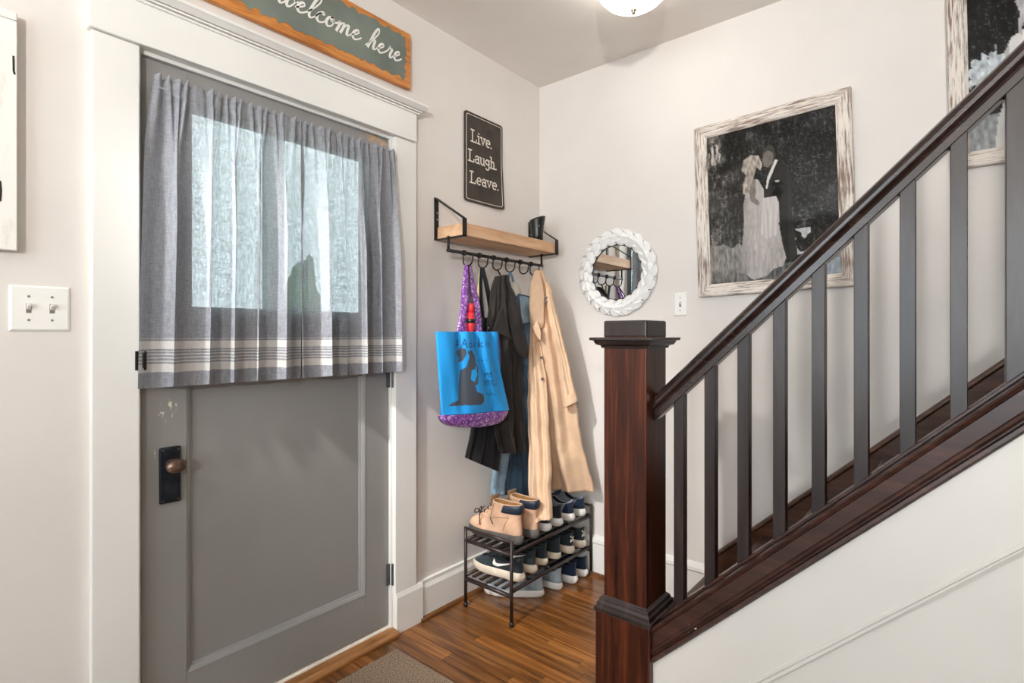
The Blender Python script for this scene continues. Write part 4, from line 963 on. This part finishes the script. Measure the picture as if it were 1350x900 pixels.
jk = thing('black_jacket', 'brown black jacket with its collar flap folded over, hanging on the third hook', 'jacket', (.14, -.49, .6))
cloth(sheet(JACKET, 60, 77, .022, waves(.018, 2.4, 1.0, .35, .006, 5.1, 2), .014, crease=0.01), 'body', m_black_jacket, jk)
cloth(sheet(JACKET_SLEEVE, 24, 30, .024, waves(.004, 2.4, .5, .8), .014, crease=0.01), 'sleeve', m_black_jacket, jk)
cloth(sheet(JACKET_FLAP, 14, 16, .004, None, .004), 'collar_flap', m_black_jacket, jk)
m = MB(); m.tube([(.122, -.505, 1.563), (.135, -.497, 1.535)], .004, 8); m.build('hanging_loop', m_black_cloth, jk, smooth=True)
m = MB(); m.lathe((.206, -.660, 1.279), [(.001, -.004), (.004, 0), (.001, .004)], 10); m.build('snap', m_chrome, jk)
dj = thing('denim_jacket', 'blue denim jacket with dark seamed pocket, hanging on the fourth hook', 'jacket', (.14, -.35, .8))
cloth(sheet([DENIM[0], DENIM[1], ((.117, -.44, 1.425), (.117, -.312, 1.44))], 20, 16, .010, waves(.003, 2), .010), 'yoke', m_denim_pale, dj)
cloth(sheet([((.120, -.449, 1.436), (.120, -.33, 1.446))]+DENIM[2:], 30, 36, .018, waves(.008, 2.2, .6, .3, .003, 6), .012, crease=0.008), 'body', m_denim, dj)
pk = cloth(sheet(DENIM_POCKET, 14, 14, .004, None, .006, crease=0.002), 'pocket', m_denim_light, dj)
for a, b in (((0, 0), (0, 1)), ((0, 1), (1, 1)), ((0, 0), (1, 0)), ((1, 0), (1, 1))):
    q = lambda s_, t_: tuple(Vector(DENIM_POCKET[2 if t_ else 0][1 if s_ else 0])+Vector((.004, -.002, 0)))
    m = MB(); m.tube([q(*a), q(*b)], .0035, 6); m.build('seam', m_denim_dark, pk)
m = MB(); m.tube([(.122, -.409, 1.563), (.128, -.397, 1.53), (.13, -.394, 1.51)], .005, 8); m.build('hanging_loop', m_denim, dj, smooth=True)
jn = thing('blue_jeans', 'pair of faded blue jeans hanging low behind the tan boots', 'trousers', (.09, -.36, .42))
cloth(sheet([((.066, -.40, 1.385), (.066, -.30, 1.385)), ((.064, -.42, 1.30), (.064, -.25, 1.30)), ((.064, -.45, 1.12), (.064, -.21, 1.12)), ((.064, -.46, 1.0), (.064, -.21, 1.0))], 16, 20, .008, waves(.004, 3), .006), 'waist', m_denim, jn)
cloth(sheet(JEANS_L, 22, 30, .016, waves(.006, 1.6, .2, .2), .010, crease=0.007), 'leg', m_denim_light, jn)
cloth(sheet(JEANS_R, 28, 30, .016, waves(.010, 2.4, 1.2, .2, .003, 6), .010, crease=0.008), 'leg', m_denim_dark, jn)
m = MB(); m.tube([(.120, -.409, 1.561), (.090, -.395, 1.46), (.066, -.37, 1.38)], .004, 8); m.build('hanging_loop', m_denim, jn, smooth=True)

tc_ = thing('tan_coat', 'long tan cotton coat hanging in the corner from the last hook, sleeves down', 'coat', (.2, -.25, .35))
cloth(sheet(TAN_BODY, 80, 96, .018, waves(.021, 2.3, .9, -.35, .005, 4.6, 1), .014, crease=0.009), 'body', m_tan, tc_)
cloth(sheet(TAN_PANEL, 40, 80, .020, waves(.013, 1.5, 2.2, .6, .006, 3.1), .010, crease=0.008), 'front_panel', m_tan, tc_)
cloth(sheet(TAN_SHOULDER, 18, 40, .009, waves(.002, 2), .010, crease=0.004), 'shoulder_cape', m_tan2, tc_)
sl_ = cloth(sheet(TAN_SLEEVE, 26, 40, .024, waves(.005, 1.7, .4, .7, .002, 4), .012, crease=0.008), 'sleeve', m_tan, tc_)
cu = [TAN_SLEEVE[-1]]; a, b = [Vector(x) for x in TAN_SLEEVE[-1]]; up = Vector((-.01, 0, .05)); nn = Vector((.43, -.9, 0))*.003
cloth(sheet([(tuple(a+up+nn), tuple(b+up+nn)), (tuple(a+nn), tuple(b+nn))], 26, 8, .027, None, .013), 'cuff', m_tan, tc_)
cloth(sheet(TAN_LAPEL, 12, 14, .003, None, .004), 'lapel', m_tan, tc_)
for p in ((.237, -.262, 1.435), (.240, -.268, 1.415), (.226, -.290, 1.135), (.236, -.296, 1.03)):
    m = MB(); d_ = Vector((.43, -.9, 0)).normalized(); e_ = Vector((.9, .43, 0)).normalized()
    m.loft([[tuple(Vector(p)+d_*h+e_*.007*math.cos(q)+Vector((0, 0, .007*math.sin(q)))) for q in [2*PI*k/12 for k in range(12)]] for h in (-.010, .004)]); m.build('button', m_button, tc_)
m = MB(); m.tube([(.122, -.211, 1.562), (.14, -.216, 1.575), (.16, -.222, 1.576)], .005, 8); m.build('hanging_loop', m_tan2, tc_, smooth=True)

# ================================================================ SHOE RACK
rk = thing('shoe_rack', 'low dark metal shoe rack with two tiers of bars in the corner', 'shoe rack', (.21, -.345, 0))
RX0, RX1, RY0, RY1 = .078, .352, -.676, -.025
for x in (RX0, RX1):
    for y in (RY0, RY1):
        lg = MB().tube([(x, y, .006), (x, y, .366)], .0078, 12).build('leg', m_rack, rk, smooth=True)
        MB().lathe((x, y, 0), [(.010, 0), (.0105, .012), (.0085, .02)], 12).build('foot_cap', m_black_plastic, lg, smooth=True)
for y in (RY0, RY1):
    MB().tube([(RX0, y, .360), (RX1, y, .360)], .0065, 10).build('end_bar', m_rack, rk, smooth=True)
    for z in (.305, .128): MB().tube([(RX0, y, z), (RX1, y, z)], .0095, 10).build('tier_bar', m_rack, rk, smooth=True)
for z in (.312, .150):
    for k in range(7):
        x = RX0+.004+(RX1-RX0-.008)*k/6
        if k in (0, 6): MB().tube([(x, RY0, z-.005), (x, RY1, z-.005)], .0085, 10).build('tier_rod', m_rack, rk, smooth=True)
        else: Box(x-.008, RY0, z-.004, x+.008, RY1, z+.003).build('tier_slat', m_rack, rk)

# ================================================================ SHOES
def table(t, T):
    for (a, b), (c, d) in zip(T, T[1:]):
        if t <= c: return b+(d-b)*(t-a)/(c-a)
    return T[-1][1]
FOOT = [(0, .62), (.08, .68), (.3, .66), (.5, .78), (.68, .94), (.8, .90), (.92, .72), (1, .50)]
class Shoe:
    N = 36
    def __init__(s, L, W, levels): s.L, s.W, s.lv = L, W, levels      # level: z, x heel, x toe, width factor, dip
    def loop(s, lv, grow=0.0, dz=0.0, shift=0.0):
        z, xh, xt, k, dip = lv; out = []; c, a = (xh+xt)/2, (xt-xh)/2+grow
        for i in range(s.N):
            th = 2*PI*i/s.N; x = c+a*math.cos(th); sn = math.sin(th)
            hw = table(min(1, max(0, x/s.L)), FOOT)*s.W*.5*k+grow
            y = math.copysign(abs(sn)**.62, sn)*hw
            out.append((x, y, z+dz-dip*abs(sn)**2))
        return out
    def at(s, z):
        lv = s.lv
        for a, b in zip(lv, lv[1:]):
            if z <= b[0]:
                t = max(0, (z-a[0])/(b[0]-a[0]+1e-9)); return tuple(p+(q-p)*t for p, q in zip(a, b))
        return lv[-1]
    def side(s, x, z, sgn, off=.0015):
        _, xh, xt, k, _d = s.at(z); c, a = (xh+xt)/2, (xt-xh)/2
        ct = max(-.999, min(.999, (x-c)/a)); sn = math.sqrt(1-ct*ct)
        return (x, sgn*(sn**.62*table(x/s.L, FOOT)*s.W*.5*k+off), z)
    def ztop(s, x):
        for a, b in zip(s.lv, s.lv[1:]):
            if b[2] <= x <= a[2]: return a[0]+(b[0]-a[0])*(a[2]-x)/(a[2]-b[2]+1e-9)
        return s.lv[-1][0]
def make_shoe(name, label, group, sh_, sole, mats, logo=None, lace=None, root=(0, 0, 0), collar=None, tab=None):
    """toe along +x, heel at x=0; mats: upper, sole, lining, lace"""
    t = thing(name, label, 'shoe', (0, 0, 0), group)
    mb = MB(); mb.loft([sh_.loop((z, xh, xt, k, 0)) for z, xh, xt, k in sole]); mb.build('sole', mats[1], t, smooth=True, bevel=.0015)
    mb = MB(); rings = [sh_.loop(l) for l in sh_.lv]; top = sh_.lv[-1]
    rings.append(sh_.loop(top, -.003, .002)); rings.append(sh_.loop(top, -.006, -.002)); mb.loft(rings, True, False); mb.build('upper', mats[0], t, smooth=True)
    mb = MB(); mb.loft([sh_.loop(top, -.006, -.002), sh_.loop(top, -.009, -.02), sh_.loop((sole[-1][0]+.012, top[1], top[2]+.03, top[3], 0), -.012)], False, True); mb.build('lining', mats[2], t, smooth=True)
    if lace:
        x0, x1, n, hw = lace; mb = MB()
        for k in range(n):
            x = x0+(x1-x0)*k/(n-1); z = sh_.ztop(x)
            pts = [(x+.004*math.sin(q), hw*(q/1.5), z+.003-.010*(q/1.5)**2) for q in (-1.5, -1, -.5, 0, .5, 1, 1.5)]
            mb.tube(pts, .0026, 6); pts = [(x-.006*(q/1.5), hw*(q/1.5), z+.005-.010*(q/1.5)**2) for q in (-1.5, -.75, 0, .75, 1.5)]; mb.tube(pts, .0022, 6)
        for sg_ in (-1, 1): mb.tube(catmull([(x1, 0, sh_.ztop(x1)+.006), (x1+.01, sg_*.018, sh_.ztop(x1)+.012), (x1+.022, sg_*.022, sh_.ztop(x1)+.0), (x1+.012, sg_*.012, sh_.ztop(x1)+.004), (x1, 0, sh_.ztop(x1)+.006)], 5), .0022, 6)
        mb.build('lace', mats[3], t, smooth=True)
    if logo:
        for sgn in (-1, 1):
            mb = MB(); up_, lo_ = [], []
            sx, sz_, z0 = (logo['x1']-logo['x0'])/.115, logo['h']/.02, logo['z']
            top_ = catmull([(.0, .036, 0), (.03, .026, 0), (.06, .017, 0), (.085, .013, 0), (.097, .016, 0), (.108, .034, 0)], 5)
            bot_ = catmull([(.0, .036, 0), (.03, .019, 0), (.06, .006, 0), (.090, -.003, 0), (.112, .006, 0), (.108, .034, 0)], 5)
            for p_, q_ in zip(top_, bot_):
                up_.append(sh_.side(logo['x0']+p_.x*sx, z0+p_.y*sz_*.8, sgn)); lo_.append(sh_.side(logo['x0']+q_.x*sx, z0+q_.y*sz_*.8, sgn))
            mb.loft([[a, b, (b[0], b[1]-sgn*.002, b[2]), (a[0], a[1]-sgn*.002, a[2])] for a, b in zip(up_, lo_)]); mb.build('tick_logo', logo['mat'], t)
    if collar: collar(t, sh_)
    if tab: tab(t, sh_)
    return t
def place(o, x, y, z, deg, label=None):
    o.location = (x, y, z); o.rotation_euler = (0, 0, math.radians(180+deg))
    if label: o['label'] = label
    return o
LV = [(.020, .006, .284, .93, 0), (.030, .003, .282, .97, 0), (.044, .003, .272, .95, 0), (.054, .004, .256, .92, 0), (.064, .005, .230, .88, 0), (.076, .006, .198, .84, .002), (.088, .006, .168, .80, .008), (.098, .004, .142, .78, .018), (.106, .003, .128, .77, .026)]
SOLE = [(0, .012, .268, .86), (.003, .004, .282, 1.0), (.014, -.003, .292, 1.08), (.026, -.002, .291, 1.08), (.034, .002, .286, 1.0)]
SOLE_T = [(0, .010, .262, .86), (.004, .000, .276, 1.0), (.018, -.008, .290, 1.10), (.032, -.006, .291, 1.08), (.040, .002, .284, .99)]
m_shoe_white = M('white_rubber', (232, 228, 222), .5, var=.03, vscale=20)
m_shoe_cream = M('worn_cream_rubber', (224, 210, 190), .6, var=.06, vscale=25)
m_knit_black = fabric('black_shoe_knit', (38, 46, 50), .25, .8, .5, 420)
m_knit_navy = fabric('navy_shoe_knit', (26, 40, 62), .2, .8, .5, 420)
m_knit_grey = fabric('light_grey_shoe_knit', (150, 162, 170), .35, .85, .8, 260)
m_mesh_grey = fabric('grey_shoe_mesh', (128, 138, 148), .2, .8, .5, 420)
m_lining = fabric('dark_shoe_lining', (22, 24, 28), .2)
m_lining_g = fabric('grey_shoe_lining', (90, 96, 104), .2)
m_lace_d = M('dark_lace', (60, 66, 74), .8); m_lace_k = M('brown_lace', (58, 40, 34), .8)
m_boot = fabric('tan_nubuck', (206, 166, 138), .14, .75, .35, 240)
m_boot_sole = M('grey_boot_sole', (88, 84, 80), .75, var=.15, vscale=30)
m_boot_pad = M('navy_padded_collar', (34, 44, 60), .5)
m_boot_fur = fabric('brown_boot_lining', (150, 112, 70), .25)
sneak = Shoe(.29, .088, LV)

# tan boots on the top tier
LB = [(.030, .004, .300, .95, 0), (.045, .002, .300, 1.0, 0), (.062, .002, .292, .98, 0), (.076, .003, .274, .95, 0), (.092, .006, .240, .90, 0), (.110, .008, .210, .86, 0), (.130, .006, .186, .86, 0), (.150, .004, .170, .88, .003), (.166, .002, .160, .92, .006), (.176, .001, .156, .93, .006)]
SB = [(0, .004, .285, .9), (.004, -.002, .298, 1.02), (.018, -.007, .306, 1.10), (.034, -.006, .307, 1.10), (.040, .002, .302, 1.02)]
boot = Shoe(.305, .097, LB)
def boot_extra(t, sh_):
    mb = MB(); rings = []
    for z, g in ((.132, .001), (.137, .006), (.150, .0075), (.160, .0075), (.170, .006), (.174, .0)):
        lp = sh_.loop(sh_.at(z), g); rings.append([lp[i] for i in range(9, 28)])
    mb.loft(rings, False, False, closed=False); mb.build('padded_collar', m_boot_pad, t, smooth=True)
    mb = MB()
    for k, z in enumerate((.095, .112, .130, .148)):
        x = sh_.at(z)[2]
        mb.tube([(x-.014, -.026, z-.006), (x+.002, -.010, z+.002), (x+.002, .010, z+.004), (x-.014, .026, z+.002)], .0028, 6)
    mb.tube(catmull([(.19, -.03, .145), (.205, -.046, .11), (.20, -.052, .06)], 5), .0026, 6)
    mb.tube(catmull([(.19, .03, .145), (.205, .046, .11), (.20, .052, .06)], 5), .0026, 6)
    for sgn in (-1, 1): mb.tube(catmull([(.235, 0, .105), (.25, sgn*.02, .118), (.262, sgn*.014, .096), (.238, 0, .103)], 5), .0026, 6)
    mb.build('lace', m_lace_k, t, smooth=True)
    for sgn in (-1, 1):
        mb = MB()
        for k, z in enumerate((.10, .118, .136, .154)):
            c = sh_.side(sh_.at(z)[2]-.024, z, sgn, .001); mb.lathe((c[0], c[1], c[2]), [(.001, -.003), (.0032, 0), (.001, .003)], 8)
        mb.build('eyelet', m_bronze, t)
        mb = MB(); a = [sh_.side(x, z, sgn, .0012) for x, z in ((.150, .096), (.158, .098), (.142, .075), (.134, .073))]; b = [(p[0], p[1]-sgn*.001, p[2]) for p in a]; mb.loft([a, b]); mb.build('stitched_patch', m_lace_k, t)
    mb = MB()
    for sgn in (-1, 1):
        mb.tube([sh_.side(x, z, sgn, .0008) for x, z in ((.225, .05), (.215, .07), (.20, .088), (.185, .10))], .0012, 5)
        mb.tube([sh_.side(x, z, sgn, .0008) for x, z in ((.085, .05), (.075, .08), (.062, .105), (.058, .128))], .0012, 5)
        mb.tube([sh_.side(x, z, sgn, .0008) for x, z in ((.010, .112), (.06, .112), (.11, .108), (.155, .098))], .0012, 5)
        mb.tube([sh_.side(x, z, sgn, .0008) for x, z in ((.155, .098), (.150, .12), (.142, .145), (.138, .165))], .0012, 5)
    mb.build('seam', m_boot_fur, t)
    mb = MB(); x = sh_.at(.16)[2]
    mb.loft([[(x-.012+.0*k, y, .150+h) for y in (-.028, -.01, .01, .028)]+[(x-.006, y, .150+h) for y in (.028, .01, -.01, -.028)] for k, h in enumerate((0, .028, .044))]); mb.build('tongue', m_boot_fur, t, smooth=True)
TOPZ, MIDZ = .3185, .1565
b1 = make_shoe('work_boot', 'tan work boot with navy padded collar, nearest end of the top tier', 'tan work boots', boot, SB, (m_boot, m_boot_sole, m_boot_fur, m_lace_k), collar=boot_extra)
b2 = copy_tree(b1)
place(b1, .335, -.582, TOPZ, 3); place(b2, .345, -.478, TOPZ, -1, 'second tan work boot, partly hidden behind the nearest boot and beside the tan coat')
tick = dict(x0=.040, x1=.150, z=.052, rise=.020, h=.020, mat=m_shoe_white)
def pair(kind, first, second, pos, mats, sole=SOLE, group=None, **kw):
    a = make_shoe('sneaker', first, group, sneak, sole, mats, **kw); b = copy_tree(a)
    place(a, *pos[0]); place(b, *pos[1], second); return a, b
def heel_tab(mat, h=.05):
    def fn(t, sh_):
        mb = MB(); rings = []
        for z in (.036, .05, .07, .085, .096):
            lp = sh_.loop(sh_.at(z), .0016); rings.append([lp[i] for i in range(13, 24)])
        mb.loft(rings, False, False, closed=False); mb.build('heel_counter', mat, t, smooth=True)
    return fn
def heel_logo(mat):
    def fn(t, sh_):
        mb = MB()
        def hp(y, z): return (sh_.at(z)[1]-.0015-.0+ (abs(y)/.03)**2*.006, y, z)
        for ln in ([(-.016, .082), (-.006, .076), (.004, .080), (.016, .092)], [(-.013, .070), (-.008, .062), (-.003, .070)], [(.002, .062), (.003, .072)], [(.008, .062), (.009, .072), (.014, .070), (.010, .066), (.015, .061)]):
            pts = [hp(*p) for p in ln]; mb.tube(pts, .0026, 6)
        mb.build('heel_logo', mat, t)
    return fn
pair('white', 'low sneaker with thick white heel under the tan coat panel, next to boots', 'low sneaker with thick white heel under the tan coat panel, farther from boots',
     [(.338, -.374, TOPZ, 2), (.342, -.284, TOPZ, -2)], (m_knit_black, m_shoe_white, m_lining, m_lace_d), SOLE_T, 'white heeled sneakers on the top tier')
pair('grey', 'grey mesh sneaker with navy heel and white sole, left of its pair on top tier', 'grey mesh sneaker with navy heel and white sole, right end of top tier',
     [(.345, -.183, TOPZ, 1), (.350, -.088, TOPZ, -1)], (m_mesh_grey, m_shoe_white, m_lining, m_lace_d), SOLE_T, 'grey and navy sneakers on the top tier', lace=(.225, .15, 5, .022), tab=heel_tab(m_knit_navy))
pair('black', 'black sneaker with big white tick, nearest on the middle tier', 'black sneaker with white tick, hidden behind its nearer mate on middle tier',
     [(.345, -.585, MIDZ, 3), (.335, -.482, MIDZ, 0)], (m_knit_black, m_shoe_cream, m_lining, m_lace_d), SOLE_T, 'black ticked sneakers', logo=tick, lace=(.225, .145, 6, .024))
pair('navy', 'plain black sneaker with cream sole, left of its pair on middle tier', 'plain black sneaker with cream sole, right of its pair on middle tier',
     [(.325, -.380, MIDZ, 0), (.335, -.284, MIDZ, 0)], (m_knit_black, m_shoe_cream, m_lining, m_lace_d), SOLE, 'plain black sneakers', lace=(.225, .15, 5, .022))
pair('air', 'black sneaker with white squiggle logo on its heel, left one', 'black sneaker with white squiggle logo on its heel, right end of middle tier',
     [(.345, -.186, MIDZ, 0), (.350, -.086, MIDZ, 0)], (m_knit_black, m_shoe_cream, m_lining, m_lace_d), SOLE_T, 'black sneakers with heel logos', lace=(.225, .15, 5, .022), tab=heel_logo(m_shoe_white))
pair('knit', 'light grey knit slip-on shoe lying slanted on floor under the rack', 'light grey knit slip-on shoe on floor, farther from the door',
     [(.300, -.370, .0, 32), (.330, -.262, .0, 4)], (m_knit_grey, m_shoe_white, m_lining_g, m_lace_d), SOLE, 'grey knit slip-on shoes')
pair('navyf', 'dark navy knit sneaker with white sole on floor beside the grey slip-on', 'dark navy knit sneaker with white sole on floor, far corner of the rack',
     [(.350, -.164, .0, 0), (.350, -.066, .0, 0)], (m_knit_navy, m_shoe_white, m_lining, m_lace_d), SOLE_T, 'navy sneakers on the floor', logo=dict(x0=.08, x1=.15, z=.05, rise=.012, h=.010, mat=m_shoe_white))

# doormat
dm = Box(.112, -1.90, .0, .78, -1.100, .009).build('doormat', m_mat, None, bevel=.003)
tag(dm, 'speckled brown grey doormat on the oak floor in front of the threshold', 'doormat')
